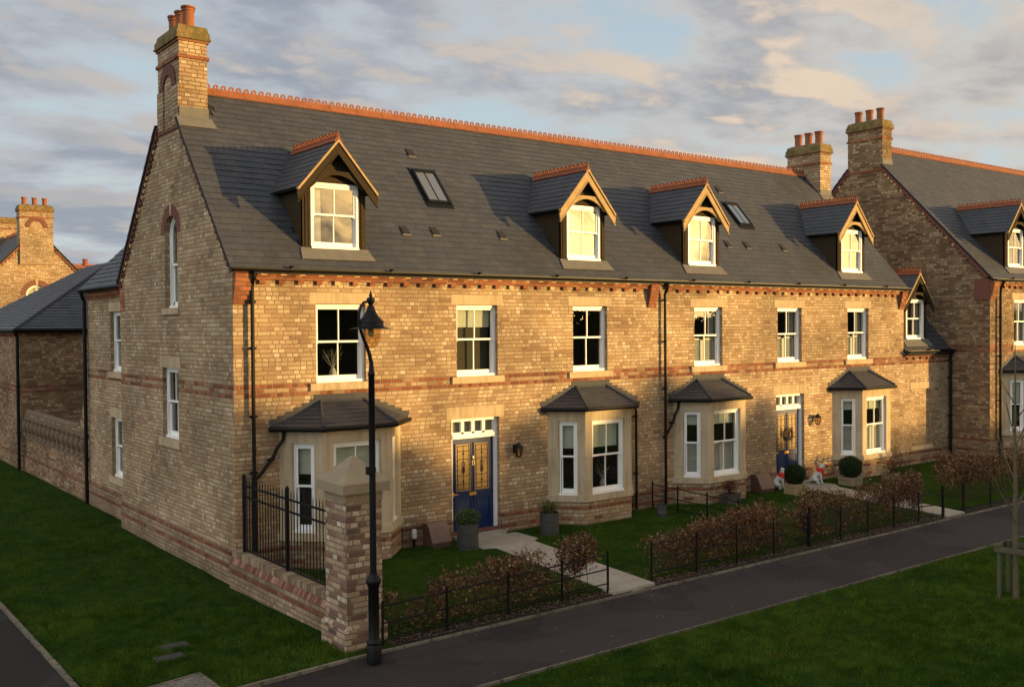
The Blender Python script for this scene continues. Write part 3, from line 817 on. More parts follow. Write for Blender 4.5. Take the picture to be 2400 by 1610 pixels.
def door(house, holes, room, c, Y0, Z0, w=1.40, z0=.14, top=2.82, wreath=False):
    F = FR(c, Z0, Y0); hw = w / 2
    holes.append((rect(F, -hw, hw, z0 - .14, top), (0, .24, 0)))
    s = .10
    lf = MB(); lw = hw - .085; zt = 2.34
    d1 = -s - .06; d0 = d1 - .05
    lf.fbox(F, -lw, lw, d0, d1, z0, zt)
    # mouldings of the four panels
    pan = [(-lw + .13, -.055, 1.08, zt - .14), (.055, lw - .13, 1.08, zt - .14), (-lw + .13, -.055, z0 + .2, .90), (.055, lw - .13, z0 + .2, .90)]
    for k, (a, b, zl, zh) in enumerate(pan):
        for (u0, u1, y0, y1) in ((a - .03, b + .03, zl - .03, zl), (a - .03, b + .03, zh, zh + .03), (a - .03, a, zl, zh), (b, b + .03, zl, zh)):
            lf.fbox(F, u0, u1, d1 - .01, d1 + .022, y0, y1)
        if k > 1: lf.fbox(F, a + .05, b - .05, d1 - .01, d1 + .012, zl + .05, zh - .05)
    o = lf.build('door', M['navy'], house, bevel=.004)
    fm = MB()
    for sg in (-1, 1): fm.fbox(F, sg * hw, sg * lw, -s - .13, -s, z0, top)
    fm.fbox(F, -lw, lw, -s - .13, -s, top - .07, top); fm.fbox(F, -lw, lw, -s - .13, -s + .02, zt, zt + .11)
    for k in range(1, 4):
        u = -lw + 2 * lw * k / 4; fm.fbox(F, u - .04, u + .04, -s - .10, -s - .02, zt + .11, top - .07)
    fm.fbox(F, -lw, lw, -s - .10, -s - .02, zt + .11, zt + .15)
    fm.build('door_frame', M['white'], o)
    g = MB(); g.poly(rect(F, -lw, lw, zt + .13, top - .08, -s - .06)); g.build('fanlight', M['glass'], o)
    cu = MB(); u = -lw
    while u < lw:
        cu.fbox(F, u, u + .04, -s - .16 - random.uniform(0, .03), -s - .14, zt + .1, top - .06); u += .045
    cu.build('curtain', M['curtain'], o)
    for (a, b, zl, zh) in pan[:2]:
        gl = MB(); gl.fbox(F, a, b, d1 + .001, d1 + .008, zl, zh)
        go = gl.build('glass_panel', M['amber'], o)
        ld = MB(); dd = d1 + .011; R = .007; m = (a + b) / 2; e = .045
        L = lambda p, q: ld.tube([F(p[0], dd, p[1]), F(q[0], dd, q[1])], R, 5)
        A, B, C, Dd = a + e, b - e, zl + e, zh - e
        for p, q in (((A, C), (B, C)), ((B, C), (B, Dd)), ((B, Dd), (A, Dd)), ((A, Dd), (A, C)), ((m, C), (m, Dd))): L(p, q)
        zc = (zl + zh) / 2
        for zz in (C + .12, zc - .2, zc + .2, Dd - .12): L((A, zz), (B, zz))
        for zz in (zc + .07, zc - .07):
            for k in range(9):
                t0, t1 = 2 * math.pi * k / 9, 2 * math.pi * (k + 1) / 9
                L((m + .042 * math.cos(t0), zz + .075 * math.sin(t0)), (m + .042 * math.cos(t1), zz + .075 * math.sin(t1)))
        ld.prism([F(m + .03 * math.cos(t), dd, zc - .07 + .06 * math.sin(t)) for t in [2 * math.pi * k / 8 for k in range(8)]], (0, -.004, 0))
        for zz in (zc + .33, zc - .33): ld.prism([F(m - .03, dd, zz), F(m, dd, zz - .045), F(m + .03, dd, zz), F(m, dd, zz + .045)], (0, -.004, 0))
        n = 9
        for k in range(n + 1):
            zz = C + (Dd - C) * k / n
            for uu in (A, B): ld.fbox(F, uu - .014, uu + .014, dd - .003, dd + .006, zz - .016, zz + .016)
        ld.build('leading', M['black'], o)
    h = MB(); h.fbox(F, -.10, .10, d1 + .001, d1 + .016, .955, 1.03); h.build('letter_plate', M['brass'], o, bevel=.004)
    h = MB(); h.fbox(F, -lw + .02, -lw + .17, d1 + .03, d1 + .055, 1.0, 1.03); h.fbox(F, -lw + .02, -lw + .06, d1, d1 + .03, .96, 1.07); h.build('handle', M['brass'], o, bevel=.004)
    if not wreath:
        h = MB(); h.lathe([(.0, .0), (.03, .01), (.04, .05), (.025, .09), (.03, .12), (.0, .14)], F(0, d1 + .025, 1.80), 10)
        for k in range(8):
            t0, t1 = 2 * math.pi * k / 8, 2 * math.pi * (k + 1) / 8
            h.tube([F(.035 * math.cos(t0), d1 + .035, 1.74 + .06 * math.sin(t0)), F(.035 * math.cos(t1), d1 + .035, 1.74 + .06 * math.sin(t1))], .012, 6)
        h.build('knocker', M['silver'], o, smooth=True)
    l = MB(); l.fbox(F, -hw - .14, hw + .14, -.19, .004, top, top + .29); l.build('lintel', M['stone'], o, bevel=.004)
    l = MB(); l.fbox(F, -hw, hw, -.24, .03, z0 - .14, z0 - .005); l.build('threshold', M['redarch'], o)
    room.poly(rect(F, -hw, hw, z0, top + .1, -s - .5))
    return o

def skylight(house, x0, x1, y0, y1, zr):
    # box frame parallel to the roof
    sl = V((0, 1, 1.14)).normalized(); n = V((0, -1.14, 1)).normalized(); ex = V((1, 0, 0))
    P = lambda x, y, h: V((x, y, zr(y))) + n * h
    mb = MB()
    def bar(xa, xb, ya, yb, h0, h1):
        mb.hexa([P(xa, ya, h0), P(xb, ya, h0), P(xb, yb, h0), P(xa, yb, h0)], [P(xa, ya, h1), P(xb, ya, h1), P(xb, yb, h1), P(xa, yb, h1)])
    w = .055
    bar(x0, x0 + w, y0, y1, .0, .085); bar(x1 - w, x1, y0, y1, 0, .085); bar(x0 + w, x1 - w, y0, y0 + .05, 0, .075); bar(x0 + w, x1 - w, y1 - .07, y1, 0, .09)
    bar((x0 + x1) / 2 - .014, (x0 + x1) / 2 + .014, y0 + .05, y1 - .07, 0, .07)
    bar(x0 - .05, x1 + .05, y0 - .10, y0, .012, .03); bar(x0 - .06, x0, y0 - .05, y1 + .05, .02, .035); bar(x1, x1 + .06, y0 - .05, y1 + .05, .02, .035)
    o = mb.build('skylight', M['black'], house)
    g = MB(); g.poly([P(x0 + w, y0 + .05, .062), P(x1 - w, y0 + .05, .062), P(x1 - w, y1 - .07, .062), P(x0 + w, y1 - .07, .062)]); g.build('pane', M['skyglass'], o)
    return o
t_ = NT('skylight_glass'); t_.bsdf((.08, .085, .09), .04, spec=1.0, coat=1.); M['skyglass'] = t_.mat

def roofvent(house, x, y, zr):
    n = V((0, -1.14, 1)).normalized(); P = lambda x, y, h: V((x, y, zr(y))) + n * h
    mb = MB(); w = .095
    mb.hexa([P(x - w, y - .09, .0), P(x + w, y - .09, .0), P(x + w, y + .09, .0), P(x - w, y + .09, .0)], [P(x - w, y - .09, .055), P(x + w, y - .09, .055), P(x + w, y + .09, .03), P(x - w, y + .09, .03)])
    mb.hexa([P(x - w - .02, y - .13, .02), P(x + w + .02, y - .13, .02), P(x + w + .02, y - .09, .02), P(x - w - .02, y - .09, .02)], [P(x - w - .02, y - .13, .034), P(x + w + .02, y - .13, .034), P(x + w + .02, y - .09, .034), P(x - w - .02, y - .09, .034)], 1)
    return mb.build('roof_vent', [M['deck'], M['leadl']], house)

def mainroof(house, x0, x1, Y0, Z0, yridge, yback, dorm, verge_l=0., verge_r=0., zr0=6.40, sl=1.14, ye=-.17, chims=()):
    zr = lambda y: Z0 + zr0 + sl * (y - Y0)
    mb = MB(); yf = Y0 + ye; zR = zr(yridge)
    ev = V((0, 1, sl)).normalized(); L = math.hypot(yridge - yf, zR - zr(yf))
    X0, X1 = x0 - verge_l, x1 + verge_r
    mb.cm = 1
    # roof deck (front and back), with thickness
    zb = Z0 + 6.22; yb = Y0 + yback
    n1 = V((0, -sl, 1)).normalized()
    n2 = V((0, (zR - zb), yb - yridge)).normalized(); zk = lambda y: zR + (zb - zR) * (y - yridge) / (yb - yridge)
    decks = [([(x0, yf, zr(yf)), (x1, yf, zr(yf)), (x1, yridge, zR), (x0, yridge, zR)], n1), ([(x0, yridge, zR), (x1, yridge, zR), (x1, yb, zb), (x0, yb, zb)], n2)]
    for a, b, k in ((X0, x0, 0), (x1, X1, 1)):
        if b - a < .01: continue
        ya, yc = (yridge, yridge)
        for (cx0, cx1, cy0, cy1) in chims:
            if (k == 0 and cx0 < x0 + .1) or (k == 1 and cx1 > x1 - .1): ya, yc = cy0, cy1
        decks.append(([(a, yf, zr(yf)), (b, yf, zr(yf)), (b, ya, zr(ya)), (a, ya, zr(ya))], n1)); decks.append(([(a, yc, zk(yc)), (b, yc, zk(yc)), (b, yb, zb), (a, yb, zb)], n2))
    for pts, n in decks:
        mb.prism([V(p) - n * .005 for p in pts], -n * .06)
    mb.cm = 0
    def skip(u, v):
        y = yf + v * ev.y
        for (c, fw, yt) in dorm:
            if abs(X0 + u - c) < fw and y > Y0 + .3 and y < Y0 + yt - abs(X0 + u - c) * .9: return True
        for (a, b, ya, yb2) in chims:
            if a - .12 < X0 + u < b + .12 and y > ya: return True
        return False
    def skip2(u, v):
        for (a, b, ya, yb2) in chims:
            if a - .2 < X1 - u < b + .2 and yb + v * e3.y < yb2: return True
        return False
    slates(mb, (X0, yf - .02, zr(yf - .02)), (1, 0, 0), ev, [(0, 0), (X1 - X0, 0), (X1 - X0, L), (0, L)], .190, .29, skip, .013)
    e2 = V((0, yridge - yb, zR - zb)); L2 = e2.length; e3 = e2.normalized()
    slates(mb, (X1, yb, zb), (-1, 0, 0), e2.normalized(), [(0, 0), (X1 - X0, 0), (X1 - X0, L2), (0, L2)], .30, .45, skip2, .021)
    o = mb.build('roof', [M['slate'], M['deck']], house)
    return o, zr, zR

def verge(house, x, Y0, Z0, yridge, yback, ych0, ych1, zr, zb, mname='redarch'):
    # toothed brick corbel below the verge slates, on the left gable
    mb = MB(); nose = .065
    for (ya, za, yb_, zb_) in ((Y0 + .02, zr(Y0 + .02) - .09, ych0, zr(ych0) - .09), (Y0 + yback, zb - .06, ych1, zb - .06 + (ych1 - Y0 - yback) * (zr(yridge) - zb) / (yridge - Y0 - yback))):
        a = V((x, ya, za)); b = V((x, yb_, zb_)); d = (b - a); L = d.length; d.normalize(); dn = V((0, 0, -1)) if True else 0
        pn = V((0, d.z, -d.y)) if d.y > 0 else V((0, -d.z, d.y))
        pn = -pn if pn.z > 0 else pn
        mb.prism([a, b, b + pn * .09, a + pn * .09], (-nose, 0, 0), 0)
        t = .05
        while t < L - .1:
            p = a + d * t; q = a + d * (t + .085)
            mb.prism([p + pn * .09, q + pn * .09, q + pn * .17, p + pn * .17], (-nose + .015, 0, 0), 1 if random.random() < .35 else 0); t += .19
    return mb.build('verge_corbel', [M[mname], M['cream']], house)
# ------------------------------------------------------------------ the terrace
SUN = V((.691, -.723, .0755)).normalized()
def gable_side(room, x): pass

h1 = thing('terraced_house', 'left house of the sunlit brick terrace, with tall arched window in its shaded side gable', 'house', (0, 0, 0), 'brick terraced houses along the path')
h2 = thing('terraced_house', 'right house of the sunlit brick terrace, with louvred shutters and dog statues at its door', 'house', (12.1, 0, 0), 'brick terraced houses along the path')
YR = 3.7; YB = 7.72
holes = []; room = MB()
wall = MB()
D4 = [(2.44, .72, 1.40), (9.69, .72, 1.40)]
roof1, zr, zR = mainroof(h1, 0, 12.1, 0, 0, YR, YB, D4, verge_l=.10, chims=[(0, .64, 2.96, 4.43)])
ridge(h1, (.64, YR, zR + .01), (12.1, YR, zR + .01), 1.14, M['terra'], step=.19)
# windows of house 1
w1 = fwin(h1, holes, room, 2.44, 3.82, 1.20, 1.70, 0)
w2 = fwin(h1, holes, room, 6.07, 3.82, 1.20, 1.70, 0, extra=[('blind', .48), ('screen',)])
w3 = fwin(h1, holes, room, 9.69, 3.82, 1.20, 1.70, 0)
door(h1, holes, room, 6.0, 0, 0)
bay(h1, holes, room, 2.44, 0, blinds=(.62,)); bay(h1, holes, room, 9.69, 0, blinds=(.66,))
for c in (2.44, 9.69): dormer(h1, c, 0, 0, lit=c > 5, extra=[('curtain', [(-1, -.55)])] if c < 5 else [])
Fx = FR(0, 0, 0)
wall.holed([(0, 0, -.4), (12.1, 0, -.4), (12.1, 0, 6.2), (0, 0, 6.2)], [h for h, _ in holes])
for h, o in holes: reveal(wall, h, o)
# side gable
gh = []
fwin(h1, gh, room, 3.85, 2.44, 1.10, 1.66, 0, gable=0, lint=.25, sill=.19, cols=2, roomd=1.2)
arch_window(h1, gh, GA(3.69, 0, 0), .86, 5.49, 7.20, (.24, 0, 0), room)
G = lambda y, z: (0, y, z)
wall.holed([G(YB, -.5), G(0, -.5), G(0, 6.18), G(YR, zR - .07), G(YB, 6.15)], [h for h, _ in gh])
for h, o in gh: reveal(wall, h, o)
wall.poly([(12.1, YB, -.4), (0, YB, -.4), (0, YB, 6.2), (12.1, YB, 6.2)])
# plinth courses standing proud
PL = [(-.05, 0, -.05, YB, -.5, .44)] + [(a, b, -.05, 0, -.4, .44) for a, b in ((0, .96), (3.92, 5.28), (6.72, 8.21), (11.17, 12.1))]
def plinths(house, L):
    for q in L:
        m = MB(); m.box(*q); m.build('plinth', M['brickwall'], house)
# rear wing
wx = .30; wy = 12.15
wh = []
for zb in (3.82, .86): fwin(h1, wh, room, 9.22, zb, 1.06, 1.68, 0, gable=wx, lint=.26, sill=.17, roomd=1.2)
W = lambda y, z: (wx, y, z)
wall.holed([W(wy, -.6), W(YB, -.6), W(YB, 6.2), W(wy, 6.2)], [h for h, _ in wh])
for h, o in wh: reveal(wall, h, o)
wall.poly([(wx, wy, -.6), (wx, wy, 6.2), (4.5, wy, 6.2), (4.5, wy, -.6)])
PL.append((wx - .05, wx, YB, wy, -.6, .40))
wall.build('wall', M['brick'], h1); plinths(h1, PL); room.build('room', M['room'], h1)
r = MB(); L = 4.6
ev = V((1, 0, 1.0)).normalized()
r.cm = 1; r.prism([(wx - .16, wy + .15, 6.20), (wx - .16, YB + .02, 6.20), (wx + 3.6, YB + .02, 9.96), (wx + 3.6, wy + .15, 9.96)], (.04, 0, -.06)); r.cm = 0
slates(r, (wx - .16, wy + .15, 6.215), (0, -1, 0), ev, [(0, 0), (wy + .13 - YB, 0), (wy + .13 - YB, 5.2), (0, 5.2)], .205, .31)
r.build('rear_roof', [M['slate'], M['deck']], h1)
c = MB(); c.box(wx - .11, wx, YB + .003, wy, 6.08, 6.17, 0); c.box(wx - .07, wx, YB + .003, wy, 5.99, 6.078, 0)
y = YB + .1
while y < wy: c.box(wx - .06, wx, y, y + .09, 5.90, 5.988, 0); y += .19
c.box(-.006, .09, YB - .40, YB + .006, 5.45, 6.15, 0)
c.build('dentil_cornice', [M['red'], M['cream']], h1)
g = MB(); g.tube([(wx - .2, YB + .05, 6.17), (wx - .2, wy + .2, 6.17)], .06, 8); g.build('gutter', M['pipe'], h1)
downpipe(h1, [(wx - .2, wy - .05, 6.15), (wx - .16, wy - .05, 6.0), (wx - .10, wy - .05, 5.85), (wx - .10, wy - .05, -.35)], .055, [])
cornice(h1, .48, 11.78, 0, 0, .08); corbel(h1, -.004, .36, 0, 0); corbel(h1, 11.79, 12.09, 0, 0)
gutter(h1, -.12, 12.09, -.235, 6.225)
verge(h1, 0, 0, 0, YR, YB, 2.96, 4.42, zr, 6.22)
ch1 = chimney(h1, -.004, .64, 2.96, 4.43, 9.3, 11.90, M['brickp'], [(.32, 3.25), (.32, 3.70), (.32, 4.16)])
m = MB(); F = GA(3.69, 0, -.004)
for k in range(13):
    A = math.pi * k / 13 + .015; B = math.pi * (k + 1) / 13 - .015; z0 = 10.55; r0, r1 = .30, .55
    m.prism([F(r0 * math.cos(A), .002, z0 + r0 * math.sin(A)), F(r1 * math.cos(A), .002, z0 + r1 * math.sin(A)), F(r1 * math.cos(B), .002, z0 + r1 * math.sin(B)), F(r0 * math.cos(B), .002, z0 + r0 * math.sin(B))], (-.035, 0, 0))
m.build('brick_arch', M['redarch'], ch1)
m = MB(); m.fbox(F, -.725, .725, 0.002, .03, 9.55, 9.63); m.build('band', M['redarch'], ch1)
for sg in (-1, 1):
    m = MB(); m.fbox(F, sg * .30, sg * .725, .002, .034, 9.64, 10.54); m.build('side_panel', M['brickp'], ch1)
m = MB()
m.prism([(-.02, 2.95, zr(2.95) + .26), (.66, 2.95, zr(2.95) + .26), (.66, 2.945, zr(2.945) + .03), (-.02, 2.945, zr(2.945) + .03)], (0, -.012, 0))
m.prism([(-.09, 2.94, zr(2.94) + .045), (.72, 2.94, zr(2.94) + .045), (.78, 2.72, zr(2.72) + .04), (-.10, 2.72, zr(2.72) + .04)], (0, -.008, .008))
m.prism([(.645, 2.95, zr(2.95) + .2), (.645, 2.95, zr(2.95)), (.645, 3.65, zr(3.65)), (.645, 3.65, zr(3.65) + .2)], (.008, 0, 0))
m.build('flashing', M['leadl'], ch1)
downpipe(h1, [(.37, -.235, 6.16), (.37, -.22, 6.05), (.37, -.13, 5.92), (.37, -.11, 5.85), (.37, -.11, .02)], .040, [(.37, -.11, z) for z in (5.55, 4.6, 3.2, 2.05)], (.37, -.11, .02, 1.95))
downpipe(h1, [(1.02, -.13, 2.86), (1.00, -.12, 2.68), (.86, -.11, 2.50), (.80, -.11, 2.36), (.52, -.11, 2.02), (.42, -.11, 1.93)], .037, [(.74, -.11, 2.29)])
downpipe(h1, [(11.18, -.10, 2.88), (11.24, -.10, 2.70), (11.24, -.10, .03)], .034, [(11.24, -.10, 2.55), (11.24, -.10, 1.0)])
skylight(h1, 5.62, 6.30, 1.46, 2.26, zr)
for x, y in ((5.9, 2.73), (4.52, .77), (5.37, .79), (7.39, .80)): roofvent(h1, x, y, zr)

# ---- house 2
holes = []; room = MB(); wall = MB(); X2 = 24.42
mainroof(h2, 12.1, X2, 0, 0, YR, YB, [(14.27, .72, 1.40), (21.69, .72, 1.40)], verge_r=.05, chims=[(23.78, 24.42, 2.96, 4.43)])
ridge(h2, (12.1, YR, zR + .01), (X2 - .6, YR, zR + .01), 1.14, M['terra'], step=.19)
for c in (14.27, 18.03, 21.69): fwin(h2, holes, room, c, 3.82, 1.20, 1.70, 0, extra=[('shutter', .47), ('curtain', [(.55, 1.)])])
door(h2, holes, room, 18.05, 0, 0, wreath=True)
bay(h2, holes, room, 14.27, 0, blinds=(.36,), shutters=True); bay(h2, holes, room, 21.69, 0, blinds=(.36,), shutters=True)
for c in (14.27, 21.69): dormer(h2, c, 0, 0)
wall.holed([(12.1, 0, -.4), (X2, 0, -.4), (X2, 0, 6.2), (12.1, 0, 6.2)], [h for h, _ in holes])
for h, o in holes: reveal(wall, h, o)
wall.poly([(X2, 0, -.4), (X2, YB, -.4), (X2, YB, 6.15), (X2, YR, zR - .07), (X2, 0, 6.18)])
wall.poly([(X2, YB, -.4), (12.1, YB, -.4), (12.1, YB, 6.2), (X2, YB, 6.2)])
# link block with its blocked-up window
LX = 27.5; Fl = FR(0, 0, 0)
bw = rect(Fl, 24.92, 26.2, .64, 2.66)
wall2 = MB()
wall2.holed([(X2, .012, -.4), (LX, .012, -.4), (LX, .012, 4.1), (X2, .012, 4.1)], [[(p[0], .012, p[2]) for p in bw]])
reveal(wall2, [(p[0], .012, p[2]) for p in bw], (0, .07, 0)); wall2.poly([(p[0], .075, p[2]) for p in bw])
PL = [(a, b, -.05, 0, -.4, .44) for a, b in ((12.1, 12.79), (15.75, 17.33), (18.77, 20.21), (23.17, X2))] + [(X2 + .002, LX, -.045, .012, -.4, .44)]
lk = wall2.build('link_wall', M['brick'], h2)
s = MB(); s.box(24.86, 26.5, -.0, .1, 2.665, 2.91); s.build('lintel', M['stone'], lk, bevel=.004)
s = MB(); s.box(24.86, 26.3, -.03, .1, .48, .637); s.build('sill', M['stone'], lk, bevel=.004)
wall.build('wall', M['brick'], h2); plinths(h2, PL); room.build('room', M['room'], h2)
zl = lambda y: 4.11 + 1.14 * y
r = MB(); ev = V((0, 1, 1.14)).normalized()
r.cm = 1; r.prism([(X2 + .01, -.16, zl(-.16)), (LX - .01, -.16, zl(-.16)), (LX - .01, 3.4, zl(3.4)), (X2 + .01, 3.4, zl(3.4))], (0, .05, -.06)); r.cm = 0
slates(r, (X2 + .01, -.18, zl(-.18)), (1, 0, 0), ev, [(0, 0), (LX - X2 - .02, 0), (LX - X2 - .02, 5.3), (0, 5.3)], .205, .31, lambda u, v: abs(X2 + u - 25.55) < .72 and v > .7 and v < 2.1)
r.build('link_roof', [M['slate'], M['deck']], h2)
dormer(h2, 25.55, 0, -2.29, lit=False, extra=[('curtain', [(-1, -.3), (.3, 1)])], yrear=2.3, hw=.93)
c = MB(); c.box(X2 + .02, LX, -.09, .012, 3.90, 3.985, 0); c.box(X2 + .02, LX, -.06, .012, 3.81, 3.898, 0)
x = X2 + .2
while x < LX - .1: c.box(x, x + .11, -.045, .012, 3.72, 3.808, 0); x += .43
c.build('dentil_cornice', [M['red'], M['cream']], h2)
gutter(h2, X2 + .02, LX - .02, -.2, 4.03)
downpipe(h2, [(27.35, -.2, 4.0), (27.35, -.12, 3.8), (27.35, -.11, 3.7), (27.35, -.11, .05)], .05, [(27.35, -.11, z) for z in (3.0, 1.6)])
cornice(h2, 12.46, 24.02, 0, 0, .08); corbel(h2, 24.1, X2 + .004, 0, 0)
gutter(h2, 12.1, X2 + .06, -.235, 6.225)
ch2 = chimney(h2, 23.78, X2 + .004, 2.96, 4.43, 9.3, 11.72, M['brickp'], [(24.1, 3.25), (24.1, 3.70), (24.1, 4.16)])
m = MB(); m.prism([(23.76, 2.95, zr(2.95) + .22), (X2 + .01, 2.95, zr(2.95) + .22), (X2 + .01, 2.945, zr(2.945) + .03), (23.76, 2.945, zr(2.945) + .03)], (0, -.01, 0))
m.prism([(23.70, 2.94, zr(2.94) + .045), (X2 + .04, 2.94, zr(2.94) + .045), (X2 + .04, 2.75, zr(2.75) + .04), (23.68, 2.75, zr(2.75) + .04)], (0, -.008, .008))
m.build('flashing', M['leadl'], ch2)
downpipe(h2, [(12.37, -.235, 6.16), (12.37, -.22, 6.05), (12.37, -.13, 5.92), (12.37, -.11, 5.85), (12.37, -.11, .02)], .040, [(12.37, -.11, z) for z in (5.7, 4.55, 3.25, 1.9)])
downpipe(h2, [(12.88, -.13, 2.86), (12.86, -.12, 2.68), (12.74, -.11, 2.50), (12.69, -.11, 2.36), (12.47, -.11, 2.05), (12.40, -.11, 1.97)], .037, [(12.64, -.11, 2.29)])
skylight(h2, 17.50, 18.14, 1.56, 2.24, zr)
for x, y in ((17.8, 2.69), (16.2, .95), (17.1, .95), (18.9, .95)): roofvent(h2, x, y, zr)

# ---- the next house along, standing further forward
h3 = thing('detached_house', 'brick house with broad shaded side gable standing forward beyond the right end of the terrace', 'house', (27.5, -1.5, 0))
Y3, Z3, X3, X3b, YR3, YB3, SL3 = -1.5, .34, 27.5, 41., 3.53, 10.06, 1.055
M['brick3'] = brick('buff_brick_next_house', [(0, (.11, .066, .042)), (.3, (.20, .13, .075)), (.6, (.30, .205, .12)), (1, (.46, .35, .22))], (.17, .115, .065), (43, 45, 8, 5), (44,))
holes = []; room = MB(); wall = MB()
_, zr3, zR3 = mainroof(h3, X3, X3b, Y3, Z3, YR3, YB3, [(29.87, .72, 1.40)], verge_l=.08, sl=SL3, chims=[(27.5, 28.14, 2.76, 4.30)])
ridge(h3, (X3 + .64, YR3, zR3 + .01), (X3b, YR3, zR3 + .01), SL3, M['terra'], step=.19)
fwin(h3, holes, room, 29.87, 3.82 + Z3, 1.20, 1.70, Y3, extra=[('curtain', [(-1, -.3), (.3, 1)])])
fwin(h3, holes, room, 33.4, 3.82 + Z3, 1.20, 1.70, Y3)
bay(h3, holes, room, 29.87, Y3, Z3, blinds=(.8,))
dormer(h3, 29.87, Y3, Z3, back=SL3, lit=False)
wall.holed([(X3, Y3, -.4), (X3b, Y3, -.4), (X3b, Y3, Z3 + 6.2), (X3, Y3, Z3 + 6.2)], [h for h, _ in holes])
for h, o in holes: reveal(wall, h, o)
wall.poly([(X3, Y3 + YB3, -.5), (X3, Y3, -.5), (X3, Y3, Z3 + 6.18), (X3, YR3, zR3 - .07), (X3, Y3 + YB3, Z3 + 6.15)])
wall.poly([(X3b, Y3, -.5), (X3b, Y3 + YB3, -.5), (X3b, Y3 + YB3, Z3 + 6.15), (X3b, YR3, zR3 - .07), (X3b, Y3, Z3 + 6.18)])
wall.poly([(X3b, Y3 + YB3, -.5), (X3, Y3 + YB3, -.5), (X3, Y3 + YB3, Z3 + 6.2), (X3b, Y3 + YB3, Z3 + 6.2)])
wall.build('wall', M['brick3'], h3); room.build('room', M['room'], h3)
plinths(h3, [(X3 - .05, X3, Y3 - .05, .011, -.4, .74), (X3, 28.39, Y3 - .05, Y3, -.4, .74)])
cornice(h3, X3 + .45, X3b - .4, Y3, Z3, .08); corbel(h3, X3 - .004, X3 + .36, Y3, Z3); gutter(h3, X3 - .1, X3b, Y3 - .235, Z3 + 6.225)
c = MB(); c.box(X3 - .03, X3, Y3 + .0, Y3 + .55, Z3 + 5.5, Z3 + 6.2); c.build('corbel_return', M['redarch'], h3)
verge(h3, X3, Y3, Z3, YR3, YB3, 2.78, 4.28, zr3, Z3 + 6.22)
ch3 = chimney(h3, X3 - .004, X3 + .64, 2.76, 4.30, zR3 - 1.2, 13.02, M['brick3'], [(X3 + .32, 3.05), (X3 + .32, 3.53), (X3 + .32, 4.02)])
m = MB(); m.box(X3 - .036, X3 - .005, 2.7, 4.36, 11.0, 11.08); m.build('band', M['red'], ch3)
m = MB(); m.prism([(X3 - .02, 2.75, zr3(2.75) + .24), (X3 + .66, 2.75, zr3(2.75) + .24), (X3 + .66, 2.745, zr3(2.745) + .03), (X3 - .02, 2.745, zr3(2.745) + .03)], (0, -.01, 0)); m.build('flashing', M['leadl'], ch3)
downpipe(h3, [(X3 + .55, Y3 - .235, 6.5), (X3 + .55, Y3 - .13, 6.26), (X3 + .55, Y3 - .11, 6.1), (X3 + .55, Y3 - .11, .1)], .05, [(X3 + .55, Y3 - .11, z) for z in (5.2, 3.8, 2.2)])

# ---- garage block and garden wall beyond the left gable
gx, gy, gz = .20, 21.0, 5.06; gw, gl = 9.0, 13.0
ga = thing('outbuilding', 'two-storey brick outbuilding with hipped slate roof behind the garden wall, left of the terrace', 'outbuilding', (gx, gy, -.3))
m = MB()
m.poly([(gx, gy, -.7), (gx + gw, gy, -.7), (gx + gw, gy, gz), (gx, gy, gz)]); m.poly([(gx, gy + gl, -.7), (gx, gy, -.7), (gx, gy, gz), (gx, gy + gl, gz)])
m.poly([(gx + gw, gy, -.7), (gx + gw, gy + gl, -.7), (gx + gw, gy + gl, gz), (gx + gw, gy, gz)]); m.poly([(gx + gw, gy + gl, -.7), (gx, gy + gl, -.7), (gx, gy + gl, gz), (gx + gw, gy + gl, gz)])
M['brickga'] = brick('mottled_brick', [(0, (.13, .075, .045)), (.35, (.25, .145, .08)), (.6, (.33, .21, .12)), (1, (.52, .40, .26))], (.17, .11, .065), (29, 31, 3), (30,), split=.75)
m.build('wall', M['brickga'], ga)
r = MB(); sl = .61; o = .2; zt = gz + sl * (gw / 2 + o) - .1; e = gz - .02
A, B, C, Dd = [V(p) for p in ((gx - o, gy - o, e), (gx + gw + o, gy - o, e), (gx + gw + o, gy + gl + o, e), (gx - o, gy + gl + o, e))]
hh = gw / 2 + o; zt = e + sl * hh; P, Q = V((gx + gw / 2, gy - o + hh, zt)), V((gx + gw / 2, gy + gl + o - hh, zt))
for f in ([A, B, P], [Dd, A, P, Q], [B, C, Q, P], [C, Dd, Q]):
    eu = (f[1] - f[0]).normalized(); n = eu.cross(f[2] - f[0]).normalized(); ev = n.cross(eu)
    r.cm = 1; r.prism([p - n * .005 for p in f], -n * .05); r.cm = 0
    slates(r, f[0], eu, ev, [((p - f[0]).dot(eu), (p - f[0]).dot(ev)) for p in f], .22, .33)
r.build('roof', [M['slate'], M['deck']], ga)
m = MB(); m.tube([A + V((0, 0, .03)), P + V((0, 0, .05))], .05, 6); m.tube([B + V((0, 0, .03)), P + V((0, 0, .05))], .05, 6); m.build('hip_tiles', M['slate'], ga)
m = MB(); g = .27; m.tube([(gx - g, gy + gl, e - .05), (gx - g, gy - g, e - .05), (gx + gw, gy - g, e - .05)], .075, 8); m.box(gx - .2, gx - .14, gy - .2, gy + gl, e - .14, e + .0); m.box(gx - .2, gx + gw, gy - .2, gy - .14, e - .14, e + .0); m.build('gutter', M['pipe'], ga)
m = MB(); m.box(gx - .08, gx - .001, gy - .08, gy + gl, gz - .22, gz - .1); m.box(gx, gx + gw, gy - .08, gy - .001, gz - .22, gz - .1)
y = gy
while y < gy + gl: m.box(gx - .05, gx - .001, y, y + .09, gz - .31, gz - .222); y += .2
m.build('dentil_cornice', M['red'], ga)
